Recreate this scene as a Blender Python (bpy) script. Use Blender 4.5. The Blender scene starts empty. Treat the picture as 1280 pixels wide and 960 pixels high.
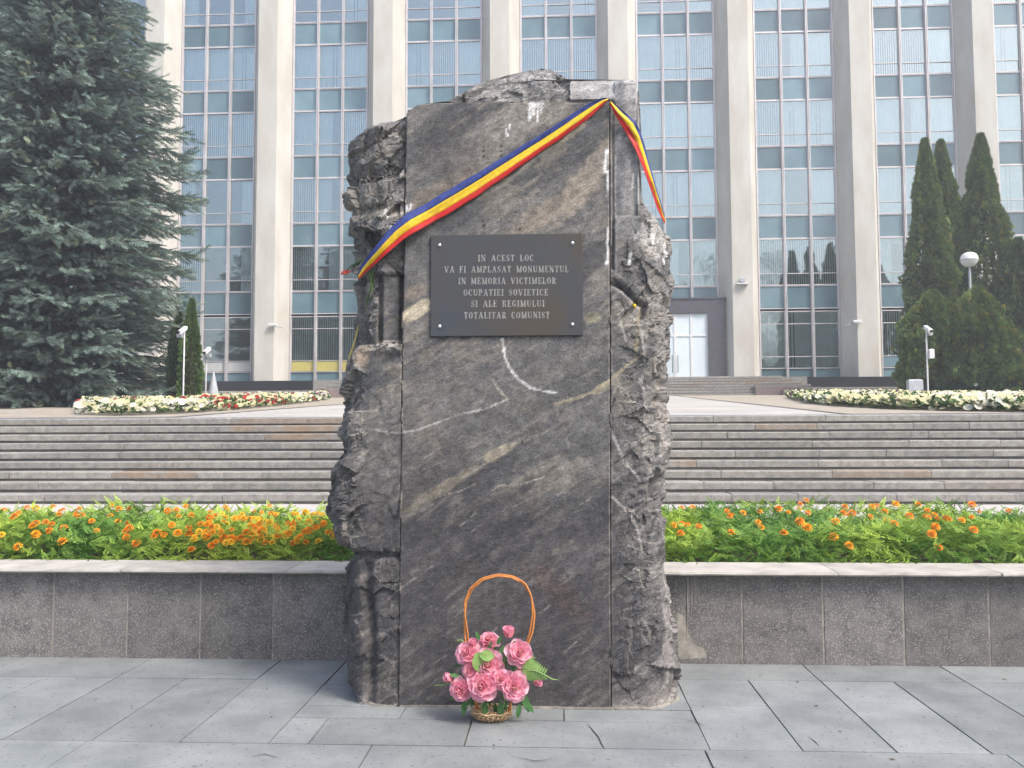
import bpy, math, random
import numpy as np
from mathutils import Vector, Matrix
from mathutils.bvhtree import BVHTree
random.seed(7); rng = np.random.default_rng(7)
S = bpy.context.scene
COL = S.collection
PI = math.pi
rad = math.radians

# ------------------------------------------------------------------ camera, sky, sun, exposure
F = 1100.0                                   # focal length in pixels of a 1280 wide frame
cam_d = bpy.data.cameras.new('camera'); cam = bpy.data.objects.new('camera', cam_d); COL.objects.link(cam)
cam_d.sensor_width = 36.0; cam_d.lens = F/1280*36; cam_d.clip_end = 3000; cam_d.clip_start = .05
MR = Matrix.Rotation(rad(3.0), 3, 'Z') @ Matrix.Rotation(rad(93.5), 3, 'X') @ Matrix.Rotation(rad(-.2), 3, 'Z')
cam.matrix_world = Matrix.Translation((0, 0, 1.5)) @ MR.to_4x4()
S.camera = cam
SUN_EL, SUN_AZ = 52.0, 128.0                 # azimuth clockwise from +Y (north): the sun stands to the right, a little behind the viewer
w = bpy.data.worlds.new('World'); S.world = w; w.use_nodes = True
nt = w.node_tree; bg = nt.nodes['Background']
sky = nt.nodes.new('ShaderNodeTexSky'); sky.sky_type = 'NISHITA'; sky.sun_disc = False
sky.sun_elevation = rad(SUN_EL); sky.sun_rotation = rad(SUN_AZ)
sky.air_density = 1.0; sky.dust_density = 5; sky.ozone_density = 1.0
nt.links.new(sky.outputs[0], bg.inputs[0]); bg.inputs[1].default_value = .13
sd = bpy.data.lights.new('sun', 'SUN'); so = bpy.data.objects.new('sun', sd); COL.objects.link(so)
sd.energy = 1.4; sd.angle = rad(14); sd.color = (1, .965, .92)
_d = Vector((math.sin(rad(SUN_AZ))*math.cos(rad(SUN_EL)), math.cos(rad(SUN_AZ))*math.cos(rad(SUN_EL)), math.sin(rad(SUN_EL))))
so.rotation_euler = _d.to_track_quat('Z', 'Y').to_euler()
S.view_settings.view_transform = 'Standard'; S.view_settings.look = 'None'
S.view_settings.exposure = 1.27; S.view_settings.gamma = 1.0
S.cycles.max_bounces = 8; S.cycles.transparent_max_bounces = 12

# ------------------------------------------------------------------ measuring helpers
M3 = np.array(MR)
def ray(px, py): return M3 @ np.array([(px-640)/F, (480-py)/F, -1.0])
def at(px, py, Y):
    d = ray(px, py); return np.array([0, 0, 1.5]) + d*(Y/d[1])
def gz(px, py, z=0.):
    d = ray(px, py); return np.array([0, 0, 1.5]) + d*((z-1.5)/d[2])
TS = .061
def tz(y): return 1.86 + TS*(y-15)           # the terrace climbs gently to the building
def gs(px, py):
    d = ray(px, py); t = (1.86-TS*15-1.5)/(d[2]-TS*d[1]); return np.array([0, 0, 1.5]) + d*t

# ------------------------------------------------------------------ noise
def _h(ix, iy, iz, s):
    n = (ix*374761393 + iy*668265263 + iz*1274126177 + s*974634777) & 0xFFFFFFFF
    n = ((n ^ (n >> 13))*1274126177) & 0xFFFFFFFF
    n = n ^ (n >> 16)
    return (n & 0xFFFFFF)/float(0xFFFFFF)
def vnoise(P, s=0):
    I = np.floor(P).astype(np.int64); f = P-I; f = f*f*f*(f*(f*6-15)+10)
    r = 0
    for a in (0, 1):
        for b in (0, 1):
            for c in (0, 1):
                wgt = (f[:, 0] if a else 1-f[:, 0])*(f[:, 1] if b else 1-f[:, 1])*(f[:, 2] if c else 1-f[:, 2])
                r = r + wgt*_h(I[:, 0]+a, I[:, 1]+b, I[:, 2]+c, s)
    return r*2-1
def fbm(P, o=4, s=0):
    r = 0; a = .5
    for k in range(o):
        r = r + a*vnoise(P*2**k + 17.3*k, s+k); a *= .5
    return r
def ridged(P, o=4, s=0):
    r = 0; a = .5
    for k in range(o):
        r = r + a*(1-np.abs(vnoise(P*2**k+9.1*k, s+k))*2); a *= .5
    return r
def facet(P, s=0):
    I = np.floor(P).astype(np.int64); best = np.full(len(P), 9e9); sec = np.full(len(P), 9e9); val = np.zeros(len(P))
    for a in (-1, 0, 1):
        for b in (-1, 0, 1):
            for c in (-1, 0, 1):
                J = I+np.array([a, b, c])
                h = [_h(J[:, 0], J[:, 1], J[:, 2], s+q) for q in range(6)]
                D = P-(J+np.stack(h[:3], 1)); d = (D**2).sum(1)
                v = (h[3]-.5) + (h[4]-.5)*1.6*D[:, 0] + (h[5]-.5)*1.6*D[:, 2] - .2*D[:, 1]
                m = d < best; sec = np.where(m, best, np.minimum(sec, d)); best = np.where(m, d, best); val = np.where(m, v, val)
    return val, np.sqrt(sec)-np.sqrt(best)
def sstep(a, b, x):
    t = np.clip((x-a)/(b-a), 0, 1); return t*t*(3-2*t)

# ------------------------------------------------------------------ materials
def mat(name, c1, c2=None, scale=4, rough=.85, bump=0., bscale=60., rand=0., spec=.3, attr=False, stretch=(1, 1, 1), metal=0., speck=None, speck_scale=80, speck_w=.5, warm=0., trans=0., det=6):
    m = bpy.data.materials.new(name); m.use_nodes = True; t = m.node_tree; N = t.nodes; L = t.links
    b = N['Principled BSDF']; b.inputs['Roughness'].default_value = rough; b.inputs['Metallic'].default_value = metal
    b.inputs['Specular IOR Level'].default_value = spec
    g = N.new('ShaderNodeNewGeometry'); mp = N.new('ShaderNodeMapping'); mp.inputs['Scale'].default_value = stretch
    L.new(g.outputs['Position'], mp.inputs['Vector'])
    def noise(sc, d=6):
        n = N.new('ShaderNodeTexNoise'); n.inputs['Scale'].default_value = sc; n.inputs['Detail'].default_value = d; n.inputs['Roughness'].default_value = .62
        L.new(mp.outputs[0], n.inputs['Vector']); return n
    def mix(bt, fac, a, bb):
        x = N.new('ShaderNodeMix'); x.data_type = 'RGBA'; x.blend_type = bt
        for sock, v in ((x.inputs[0], fac), (x.inputs[6], a), (x.inputs[7], bb)):
            if hasattr(v, 'is_linked') or hasattr(v, 'links'): L.new(v, sock)
            else: sock.default_value = v if not isinstance(v, tuple) else (*v, 1)
        return x.outputs[2]
    def ramp(sock, a, bb):
        r = N.new('ShaderNodeMapRange'); r.inputs[1].default_value = a; r.inputs[2].default_value = bb; L.new(sock, r.inputs[0]); return r.outputs[0]
    if attr:
        at_ = N.new('ShaderNodeAttribute'); at_.attribute_name = 'Col'
        col = at_.outputs['Color']
        if c1: col = mix('MULTIPLY', 1., col, c1)
        if c2:
            n = noise(scale, det); col = mix('MULTIPLY', ramp(n.outputs[0], .38, .62), col, c2)
    else:
        n = noise(scale, det); col = mix('MIX', ramp(n.outputs[0], .36, .64), c1, c2 or tuple(v*.75 for v in c1))
    if speck:
        v = noise(speck_scale, 2); col = mix('MIX', ramp(v.outputs[0], speck_w, speck_w+.06), col, speck)
    if rand or warm:
        oi = N.new('ShaderNodeObjectInfo'); h = N.new('ShaderNodeHueSaturation')
        L.new(col, h.inputs['Color']); r = N.new('ShaderNodeMapRange'); L.new(oi.outputs['Random'], r.inputs[0])
        r.inputs[3].default_value = 1-rand; r.inputs[4].default_value = 1+rand; L.new(r.outputs[0], h.inputs['Value'])
        col = h.outputs[0]
        if warm:
            mu = N.new('ShaderNodeMath'); mu.operation = 'MULTIPLY'; mu.inputs[1].default_value = 13.37; L.new(oi.outputs['Random'], mu.inputs[0])
            fr = N.new('ShaderNodeMath'); fr.operation = 'FRACT'; L.new(mu.outputs[0], fr.inputs[0])
            n2 = noise(2.2); mm = N.new('ShaderNodeMath'); mm.operation = 'MULTIPLY'
            L.new(ramp(fr.outputs[0], .86, .95), mm.inputs[0]); L.new(ramp(n2.outputs[0], .35, .6), mm.inputs[1])
            m3 = N.new('ShaderNodeMath'); m3.operation = 'MULTIPLY'; m3.inputs[1].default_value = warm; L.new(mm.outputs[0], m3.inputs[0])
            col = mix('MIX', m3.outputs[0], col, (.30, .17, .075))
    L.new(col, b.inputs['Base Color'])
    if bump:
        n = noise(bscale, 5); bp = N.new('ShaderNodeBump'); bp.inputs['Strength'].default_value = 1.; bp.inputs['Distance'].default_value = bump
        L.new(n.outputs[0], bp.inputs['Height']); L.new(bp.outputs[0], b.inputs['Normal'])
    if trans:
        tr = N.new('ShaderNodeBsdfTranslucent'); L.new(col, tr.inputs[0]); ms = N.new('ShaderNodeMixShader'); ms.inputs[0].default_value = trans
        L.new(b.outputs[0], ms.inputs[1]); L.new(tr.outputs[0], ms.inputs[2]); L.new(ms.outputs[0], N['Material Output'].inputs[0])
    return m
M = {}
M['stone'] = mat('monument_stone', (1, 1, 1), (.62, .62, .64), 26, .62, .004, 90, attr=True, spec=.35, det=8)
def stone_mat():
    m = mat('monument_stone', (1, 1, 1), (.70, .70, .71), 14, .62, .0, 90, attr=True, spec=.35, det=8); t = m.node_tree; N = t.nodes; L = t.links; b = N['Principled BSDF']
    g = N.new('ShaderNodeNewGeometry'); mp = N.new('ShaderNodeMapping'); mp.inputs['Scale'].default_value = (.62, 1, 1.35); m0 = N.new('ShaderNodeMapping'); m0.inputs['Rotation'].default_value = (0, rad(35), 0); L.new(g.outputs['Position'], m0.inputs['Vector']); L.new(m0.outputs[0], mp.inputs['Vector'])
    src = b.inputs['Base Color'].links[0].from_socket
    def nz(sc, d, lo, hi, a, c):
        n = N.new('ShaderNodeTexNoise'); n.inputs['Scale'].default_value = sc; n.inputs['Detail'].default_value = d; n.inputs['Roughness'].default_value = .7; L.new(mp.outputs[0], n.inputs['Vector'])
        r = N.new('ShaderNodeMapRange'); r.inputs[1].default_value = lo; r.inputs[2].default_value = hi; r.inputs[3].default_value = a; r.inputs[4].default_value = c; L.new(n.outputs[0], r.inputs[0]); return n, r
    n1, r1 = nz(90, 6, .36, .64, .72, 1.30); n2, r2 = nz(26, 9, .36, .64, .74, 1.28)
    mu = N.new('ShaderNodeMath'); mu.operation = 'MULTIPLY'; L.new(r1.outputs[0], mu.inputs[0]); L.new(r2.outputs[0], mu.inputs[1])
    vm = N.new('ShaderNodeVectorMath'); vm.operation = 'SCALE'; L.new(src, vm.inputs[0]); L.new(mu.outputs[0], vm.inputs['Scale'])
    n3, r3 = nz(48, 5, .63, .70, 0, .55); mx = N.new('ShaderNodeMix'); mx.data_type = 'RGBA'; L.new(r3.outputs[0], mx.inputs[0]); L.new(vm.outputs[0], mx.inputs[6]); mx.inputs[7].default_value = (.34, .32, .29, 1)
    L.new(mx.outputs[2], b.inputs['Base Color'])
    bp = N.new('ShaderNodeBump'); bp.inputs['Distance'].default_value = .004; bp.inputs['Strength'].default_value = 1; L.new(n1.outputs[0], bp.inputs['Height'])
    b2 = N.new('ShaderNodeBump'); b2.inputs['Distance'].default_value = .010; L.new(n2.outputs[0], b2.inputs['Height']); L.new(b2.outputs[0], bp.inputs['Normal']); L.new(bp.outputs[0], b.inputs['Normal']); return m
M['stone'] = stone_mat()
M['slab'] = mat('paving_stone', (.235, .254, .258), (.165, .181, .187), 2.6, .74, .0022, 95, rand=.10, speck=(.11, .115, .12), speck_scale=42, speck_w=.625, spec=.3, det=12)
M['joint'] = mat('joint_sand', (.16, .15, .13), (.07, .065, .06), 8, .95, .003, 60)
M['sand'] = mat('sandy_mortar', (.30, .28, .24), (.17, .165, .155), 14, .95, .004, 90)
M['crack'] = mat('crack_shadow_dirt', (.035, .034, .033), (.025, .025, .025), 30, .95)
M['asphalt'] = mat('asphalt', (.06, .06, .062), (.045, .045, .046), 3, .9, .003, 90)
M['granite'] = mat('granite_panel', (.175, .167, .160), (.095, .091, .090), 7, .6, .0015, 160, rand=.16, speck=(.29, .275, .265), speck_scale=125, speck_w=.55, det=9)
M['mortar'] = mat('mortar', (.36, .34, .30), (.2, .19, .17), 12, .95, .003, 80)
M['coping'] = mat('coping_stone', (.44, .42, .385), (.31, .295, .27), 5, .85, .0015, 80, rand=.06)
M['stair'] = mat('stair_stone', (.29, .282, .262), (.19, .184, .17), 9, .85, .002, 90, rand=.14, warm=.45, speck=(.36, .34, .31), speck_scale=50, speck_w=.6)
M['riser'] = mat('stair_riser', (.19, .183, .172), (.14, .134, .126), 5, .9)
M['terrace'] = mat('terrace_concrete', (.42, .41, .385), (.35, .34, .32), .6, .85, .002, 20)
M['terrace_side'] = mat('terrace_side_paving', (.36, .325, .27), (.28, .25, .21), 1.5, .9)
M['walk'] = mat('walk_concrete', (.45, .43, .41), (.37, .355, .34), 1.5, .9)
M['soil'] = mat('soil', (.07, .05, .035), (.04, .028, .02), 9, .95, .01, 40)
M['lawn'] = mat('lawn', (.08, .13, .04), (.05, .085, .03), 3, .9, .01, 30)
M['pilaster'] = mat('limestone', (.545, .535, .50), (.455, .435, .385), 1.1, .85, .002, 15, stretch=(1, 1, .35), det=9)
M['pink_granite'] = mat('pink_granite', (.25, .20, .19), (.19, .155, .15), 8, .8)
M['black_granite'] = mat('black_granite', (.03, .03, .035), (.02, .02, .023), 8, .25, spec=.5)
M['door_reflection'] = mat('pale_door_reflection', (.66, .74, .78), (.60, .68, .73), .8, .12, spec=.7)  # opaque pale colour stands in for the bright reflection in the door panes
M['portal'] = mat('portal_granite', (.085, .08, .095), (.06, .058, .07), 6, .4, spec=.5)
M['alu'] = mat('aluminium_frame', (.60, .57, .58), (.50, .475, .48), 1.1, .42, metal=.25, spec=.5)
M['interior'] = mat('room_interior', (.10, .105, .12), (.07, .075, .085), .6, .9)
M['blind'] = mat('blind_fabric', (.80, .81, .80), (.70, .72, .72), 1.2, .9, rand=.10)
M['spandrel'] = mat('spandrel_glass', (.135, .215, .25), (.09, .16, .19), .55, .12, rand=.30, spec=.8, stretch=(1, 1, 1))
M['panel_yellow'] = mat('yellow_panel', (.50, .45, .14), (.44, .39, .12), 3, .6)
M['panel_white'] = mat('white_panel', (.5, .52, .50), (.42, .44, .43), 3, .6)
M['white_metal'] = mat('white_painted_metal', (.68, .69, .70), (.58, .59, .61), 6, .45, spec=.5)
M['grey_metal'] = mat('grey_painted_metal', (.42, .45, .48), (.34, .37, .40), 6, .5, spec=.5)
M['dark_metal'] = mat('dark_metal', (.03, .03, .033), (.02, .02, .022), 6, .4, spec=.5)
M['steel'] = mat('bolt_steel', (.80, .80, .80), (.7, .7, .7), 20, .25, metal=.7, spec=.6)
M['plaque'] = mat('plaque_metal', (.070, .078, .088), (.092, .077, .062), 2.6, .33, .0003, 120, metal=.35, spec=.5)  # warm brown blotches in the colour stand in for a reflected sheen
M['letter'] = mat('letter_metal', (.34, .335, .32), (.22, .215, .21), 60, .5)
M['blue'] = mat('blue_satin', (.045, .075, .30), (.03, .05, .2), 45, .55, .0008, 700, spec=.4, trans=.15)
M['yellow'] = mat('yellow_satin', (.86, .60, .03), (.72, .47, .02), 45, .55, .0008, 700, spec=.4, trans=.15)
M['red'] = mat('red_satin', (.58, .025, .02), (.5, .02, .016), 30, .5, spec=.4, trans=.15)
M['cane'] = mat('basket_cane', (.56, .235, .065), (.42, .15, .04), 60, .55)
M['wicker'] = mat('pale_wicker', (.66, .48, .28), (.50, .33, .18), 50, .7)
M['petal'] = mat('pink_petal', (1, 1, 1), (.92, .84, .88), 60, .8, attr=True, trans=.4, spec=.15)
M['leaf'] = mat('silk_leaf', (.10, .24, .07), (.055, .15, .05), 25, .5, trans=.25)
M['leaf_pale'] = mat('pale_silk_leaf', (.30, .46, .15), (.2, .36, .1), 30, .5, trans=.3)
M['foliage'] = mat('foliage', (1, 1, 1), None, 4, .6, attr=True, trans=.3)
M['needle'] = mat('needles', (1, 1, 1), None, 4, .75, attr=True, trans=.12, spec=.2)
M['bark'] = mat('bark', (.11, .075, .055), (.06, .042, .032), 9, .95, .01, 14, stretch=(1, 1, .25))
M['globe'] = mat('opal_globe', (.80, .80, .78), (.76, .76, .75), 6, .25, spec=.5)
def glass(name, tint, refl):
    m = bpy.data.materials.new(name); m.use_nodes = True; t = m.node_tree; N = t.nodes; L = t.links; N.remove(N['Principled BSDF'])
    tr = N.new('ShaderNodeBsdfTransparent'); tr.inputs[0].default_value = (*tint, 1)
    gl = N.new('ShaderNodeBsdfGlossy'); gl.inputs['Roughness'].default_value = .035; gl.inputs[0].default_value = (.84, .96, .95, 1)
    fr = N.new('ShaderNodeFresnel'); fr.inputs[0].default_value = 1.5
    mr = N.new('ShaderNodeMapRange'); mr.inputs[3].default_value = refl; mr.inputs[4].default_value = 1
    n = N.new('ShaderNodeTexNoise'); n.inputs['Scale'].default_value = .7; g = N.new('ShaderNodeNewGeometry'); L.new(g.outputs['Position'], n.inputs['Vector'])
    bp = N.new('ShaderNodeBump'); bp.inputs['Distance'].default_value = .012; L.new(n.outputs[0], bp.inputs['Height']); L.new(bp.outputs[0], gl.inputs['Normal'])
    mx = N.new('ShaderNodeMixShader'); L.new(fr.outputs[0], mr.inputs[0]); L.new(mr.outputs[0], mx.inputs[0]); L.new(tr.outputs[0], mx.inputs[1]); L.new(gl.outputs[0], mx.inputs[2])
    L.new(mx.outputs[0], N['Material Output'].inputs[0]); return m
M['glass'] = glass('window_glass', (.80, .92, .94), .34)
M['glass_door'] = glass('door_glass', (.9, .95, .98), .15)

# ------------------------------------------------------------------ mesh helpers
def tag(o, label=None, cat=None, group=None, kind=None):
    for k, v in (('label', label), ('category', cat), ('group', group), ('kind', kind)):
        if v: o[k] = v
    return o
def empty(name, loc=(0, 0, 0)):
    o = bpy.data.objects.new(name, None); COL.objects.link(o); o.location = loc; o.empty_display_size = .2; return o
def link(name, me, parent=None, loc=None):
    o = bpy.data.objects.new(name, me); COL.objects.link(o)
    if parent: o.parent = parent
    if loc is not None: o.location = loc
    return o
class MB:
    """collects shapes into one mesh; vertices are given in world metres and stored relative to an origin"""
    def __init__(s): s.v = []; s.f = []; s.mi = []
    def box(s, a, b, mi=0, ch=0):
        x0, y0, z0 = a; x1, y1, z1 = b; n = len(s.v)
        if ch:
            s.v += [(x0, y0, z0), (x1, y0, z0), (x1, y1, z0), (x0, y1, z0), (x0, y0, z1-ch), (x1, y0, z1-ch), (x1, y1, z1-ch), (x0, y1, z1-ch),
                    (x0+ch, y0+ch, z1), (x1-ch, y0+ch, z1), (x1-ch, y1-ch, z1), (x0+ch, y1-ch, z1)]
            fs = [(3, 2, 1, 0), (0, 1, 5, 4), (1, 2, 6, 5), (2, 3, 7, 6), (3, 0, 4, 7), (4, 5, 9, 8), (5, 6, 10, 9), (6, 7, 11, 10), (7, 4, 8, 11), (8, 9, 10, 11)]
        else:
            s.v += [(x0, y0, z0), (x1, y0, z0), (x1, y1, z0), (x0, y1, z0), (x0, y0, z1), (x1, y0, z1), (x1, y1, z1), (x0, y1, z1)]
            fs = [(3, 2, 1, 0), (0, 1, 5, 4), (1, 2, 6, 5), (2, 3, 7, 6), (3, 0, 4, 7), (4, 5, 6, 7)]
        s.f += [tuple(n+i for i in q) for q in fs]; s.mi += [mi]*len(fs); return s
    def prism(s, pts, z0, z1, mi=0):          # pts: plan polygon, counter-clockwise; z0/z1 numbers or functions
        n = len(s.v); k = len(pts)
        Z = lambda z, p: z(p) if callable(z) else z
        s.v += [(p[0], p[1], Z(z0, p)) for p in pts] + [(p[0], p[1], Z(z1, p)) for p in pts]
        s.f += [tuple(n+i for i in reversed(range(k))), tuple(n+k+i for i in range(k))] + [(n+i, n+(i+1) % k, n+k+(i+1) % k, n+k+i) for i in range(k)]
        s.mi += [mi]*(k+2); return s
    def tube(s, pts, r, seg=8, mi=0, cap=True):
        pts = [Vector(p) for p in pts]; n0 = len(s.v); rr = r if hasattr(r, '__len__') else [r]*len(pts)
        up = Vector((0, 0, 1))
        for i, p in enumerate(pts):
            d = (pts[min(i+1, len(pts)-1)]-pts[max(i-1, 0)]).normalized()
            if abs(d.dot(up)) > .95: up = Vector((0, 1, 0)) if abs(d.z) > .9 else Vector((0, 0, 1))
            a = d.cross(up).normalized(); b = d.cross(a).normalized()
            for k in range(seg):
                t = 2*PI*k/seg; q = p+(a*math.cos(t)+b*math.sin(t))*rr[i]; s.v.append(tuple(q))
        for i in range(len(pts)-1):
            for k in range(seg):
                a0 = n0+i*seg+k; a1 = n0+i*seg+(k+1) % seg; s.f.append((a0, a1, a1+seg, a0+seg)); s.mi.append(mi)
        if cap:
            s.f.append(tuple(n0+k for k in reversed(range(seg)))); s.f.append(tuple(n0+(len(pts)-1)*seg+k for k in range(seg))); s.mi += [mi, mi]
        return s
    def lathe(s, c, prof, seg=16, mi=0):      # prof: (radius, z) list
        n0 = len(s.v)
        for r, z in prof:
            for k in range(seg):
                t = 2*PI*k/seg; s.v.append((c[0]+r*math.cos(t), c[1]+r*math.sin(t), c[2]+z))
        for i in range(len(prof)-1):
            for k in range(seg):
                a0 = n0+i*seg+k; a1 = n0+i*seg+(k+1) % seg; s.f.append((a0, a1, a1+seg, a0+seg)); s.mi.append(mi)
        return s
    def quad(s, a, b, c, d, mi=0):
        n = len(s.v); s.v += [tuple(a), tuple(b), tuple(c), tuple(d)]; s.f.append((n, n+1, n+2, n+3)); s.mi.append(mi); return s
    def mesh(s, name, mats, org=(0, 0, 0), smooth=False):
        me = bpy.data.meshes.new(name); me.from_pydata([(v[0]-org[0], v[1]-org[1], v[2]-org[2]) for v in s.v], [], s.f)
        for m in (mats if isinstance(mats, (list, tuple)) else [mats]): me.materials.append(m)
        if any(s.mi): me.polygons.foreach_set('material_index', s.mi)
        if smooth: me.polygons.foreach_set('use_smooth', [True]*len(me.polygons))
        me.update(); return me
    def build(s, name, mats, parent=None, org=None, smooth=False):
        """parent: object whose location is the origin of the part"""
        if org is None:
            org = parent_loc(parent) if parent else (0, 0, 0)
        me = s.mesh(name, mats, org, smooth)
        return link(name, me, parent, None if parent else org)
def parent_loc(p):
    v = Vector((0, 0, 0))
    while p: v = v+p.location; p = p.parent
    return tuple(v)
def np_mesh(name, V, Fq, mtl, col=None, smooth=False):
    me = bpy.data.meshes.new(name); nv = len(V); nf, k = Fq.shape
    me.vertices.add(nv); me.vertices.foreach_set('co', np.ascontiguousarray(V, dtype=np.float32).ravel())
    me.loops.add(nf*k); me.loops.foreach_set('vertex_index', np.ascontiguousarray(Fq, dtype=np.int32).ravel())
    me.polygons.add(nf); me.polygons.foreach_set('loop_start', np.arange(0, nf*k, k, dtype=np.int32))
    if smooth: me.polygons.foreach_set('use_smooth', np.ones(nf, dtype=bool))
    me.update(calc_edges=True)
    if col is not None:
        a = me.color_attributes.new('Col', 'FLOAT_COLOR', 'POINT')
        c = np.ones((nv, 4), dtype=np.float32); c[:, :3] = col; a.data.foreach_set('color', c.ravel())
    me.materials.append(mtl); return me
def scatter(V, Fq, Ms, cols, vcol=None):
    """instances of a small mesh (V, Fq) at matrices Ms (n,3,4) joined into one mesh; cols (n,3)"""
    n = len(Ms); P = np.einsum('nij,vj->nvi', Ms[:, :, :3], V) + Ms[:, None, :, 3]
    FF = Fq[None]+(np.arange(n)*len(V))[:, None, None]
    C = np.repeat(cols, len(V), 0)
    if vcol is not None: C = C*np.tile(vcol, (n, 1))
    return P.reshape(-1, 3), FF.reshape(-1, Fq.shape[1]), C
def frames(pos, axis, normal, scale):
    """matrices with local Y along axis, local Z near normal"""
    y = axis/np.linalg.norm(axis, axis=1, keepdims=True)
    x = np.cross(y, normal); x /= np.linalg.norm(x, axis=1, keepdims=True)+1e-9; z = np.cross(x, y)
    R = np.stack([x, y, z], 2)*np.asarray(scale).reshape(-1, 1, 1)
    return np.concatenate([R, pos[:, :, None]], 2)

# ------------------------------------------------------------------ ground and paving
def sheet(name, x0, x1, y0, y1, z, m, nx=1, ny=1, parent=None, zf=None):
    xs = np.linspace(x0, x1, nx+1); ys = np.linspace(y0, y1, ny+1); X, Y = np.meshgrid(xs, ys)
    Z = np.full_like(X, z) if zf is None else zf(X, Y)
    V = np.stack([X.ravel(), Y.ravel(), Z.ravel()], 1); i = np.arange((nx+1)*(ny+1)).reshape(ny+1, nx+1)
    Q = np.stack([i[:-1, :-1], i[:-1, 1:], i[1:, 1:], i[1:, :-1]], 2).reshape(-1, 4)
    return tag(link(name, np_mesh(name, V, Q, m), parent), kind='structure')
sheet('ground', -500, 500, -500, 500, -.03, M['asphalt'], 2, 2)
pave = tag(empty('pavement', (0, 0, 0)), kind='structure')
b = MB(); b.box((-10, -.6, -.028), (10, 6.06, -.010)); b.build('joint_bed', M['joint'], pave)
def slab(pts, dz=0):
    b = MB(); c = (sum(p[0] for p in pts)/4, sum(p[1] for p in pts)/4)
    z = dz + random.uniform(-.0012, .0012); tx = random.uniform(-.0018, .0018); ty = random.uniform(-.0012, .0012); g = .0035
    q = [(p[0]+(g if p[0] < c[0] else -g)*random.uniform(.4, 2.0), p[1]+(g if p[1] < c[1] else -g)*random.uniform(.5, 1.3)) for p in pts]
    ZZ = lambda p: z+tx*(p[0]-c[0])+ty*(p[1]-c[1])
    b.prism(q, -.009, ZZ); b.build('paving_slab', M['slab'], pave)
def row(y0, y1, cuts, sk=0):
    for a, c in zip(cuts[:-1], cuts[1:]): slab([(a, y0), (c, y0), (c+sk, y1), (a+sk, y1)])
def cuts(a, c, wd, j=.03, off=0):
    r = [a]; x = a+wd*(1-off)
    while x < c-.2*wd: r.append(x+random.uniform(-j, j)); x += wd
    return r+[c]
rx = [.72+.44*i for i in range(22)]; lx = [-1.44-.45*i for i in range(20)][::-1]
row(4.37, 5.08, rx[:2]); row(5.08, 5.61, rx[:2]); row(4.37, 5.61, rx[1:]); row(5.61, 6.05, [rx[0]]+rx[2::2])
row(4.37, 5.51, lx); row(5.51, 6.05, lx[::2]+([lx[-1]] if (len(lx)-1) % 2 else []))
row(4.37, 4.77, [-1.44, -1.24, -.47]); slab([(-.47, 4.37), (.72, 4.37), (.72, 4.77), (-.47, 4.77)])
row(4.77, 4.985, [-1.44, -.86, .02, .72]); row(4.985, 5.40, [-1.44, -1.0, -.2, .44, .72]); row(5.40, 6.05, [-1.44, -.7, .1, .72])
row(3.15, 4.37, [-9.9, -8.6, -7.3, -6, -4.7, -3.5, -2.35, -.92, .69, 2.1, 3.5, 4.9, 6.2, 7.5, 8.8, 9.9])
row(1.95, 3.15, cuts(-9.9, 9.9, 1.35)); row(.7, 1.95, cuts(-9.9, 9.9, 1.35, off=.4)); row(-.55, .7, cuts(-9.9, 9.9, 1.35))
cb = MB()
for pts in ([(735, 905), (742, 914), (748, 921), (752, 930), (757, 937)], [(1024, 932), (1018, 926), (1010, 921)], [(315, 946), (330, 942), (352, 948)], [(846, 897), (872, 903), (880, 908)], [(255, 845), (275, 842), (300, 843)], [(1110, 850), (1128, 853)], [(640, 945), (668, 951), (690, 949)]):
    P_ = [gz(x, y, .004) for x, y in pts]
    for q, (a, c) in enumerate(zip(P_[:-1], P_[1:])):
        d = (c-a)/np.linalg.norm(c-a); nn = np.array([-d[1], d[0], 0]); w0 = .003 if q else .0005; w1 = .003 if q < len(P_)-2 else .0005
        cb.quad(a-nn*w0, c-nn*w1, c+nn*w1, a+nn*w0)
cb.build('crack', M['crack'], pave)
# dry leaves and grit lying on the slabs
b = MB()
for k in range(90):
    x = random.uniform(-3.4, 3.4); y = random.uniform(3.6, 5.9); s = random.uniform(.004, .011)*(1.6 if random.random() < .15 else 1); t = random.uniform(0, PI)
    if -1.5 < x < .75 and y > 4.85: continue
    c, d = math.cos(t)*s, math.sin(t)*s
    b.quad((x-c, y-d, .004), (x+d*.5, y-c*.5, .005), (x+c, y+d, .007), (x-d*.5, y+c*.5, .004))
tag(b.build('leaf_litter', M['bark']), 'dark dry bits of leaf and grit scattered over the grey paving', 'leaf litter', kind='stuff')

# ------------------------------------------------------------------ planter wall
wall = tag(empty('planter_wall', (0, 6.0, 0)), 'low speckled granite wall with pale coping running behind the memorial stone', 'planter wall')
b = MB(); b.box((-13, 6.0015, -.02), (13, 6.33, .575)); b.build('mortar_core', M['mortar'], wall)
wy = lambda x: 6.0
jl = [gz(px, 823)[0] for px in (62, 157, 250, 342)]; jr = [gz(px, 829)[0] for px in (928, 1028, 1127, 1231)]
js = [jl[0]-.505*k for k in range(1, 18)][::-1]+jl+[-1.41, -.89, -.37, .17, .69]+jr+[jr[-1]+.545*k for k in range(1, 17)]
for a, c in zip(js[:-1], js[1:]):
    b = MB(); dy = random.uniform(-.004, -.001); g = random.uniform(.005, .010)
    b.box((a+g, 6.0+dy, 0), (c-g, 6.05, .585-random.uniform(0, .004))); b.build('granite_panel', M['granite'], wall)
cs = [-13.0]
while cs[-1] < 12.2: cs.append(cs[-1]+random.uniform(1.0, 1.5))
cs[-1] = 13.0
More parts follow.
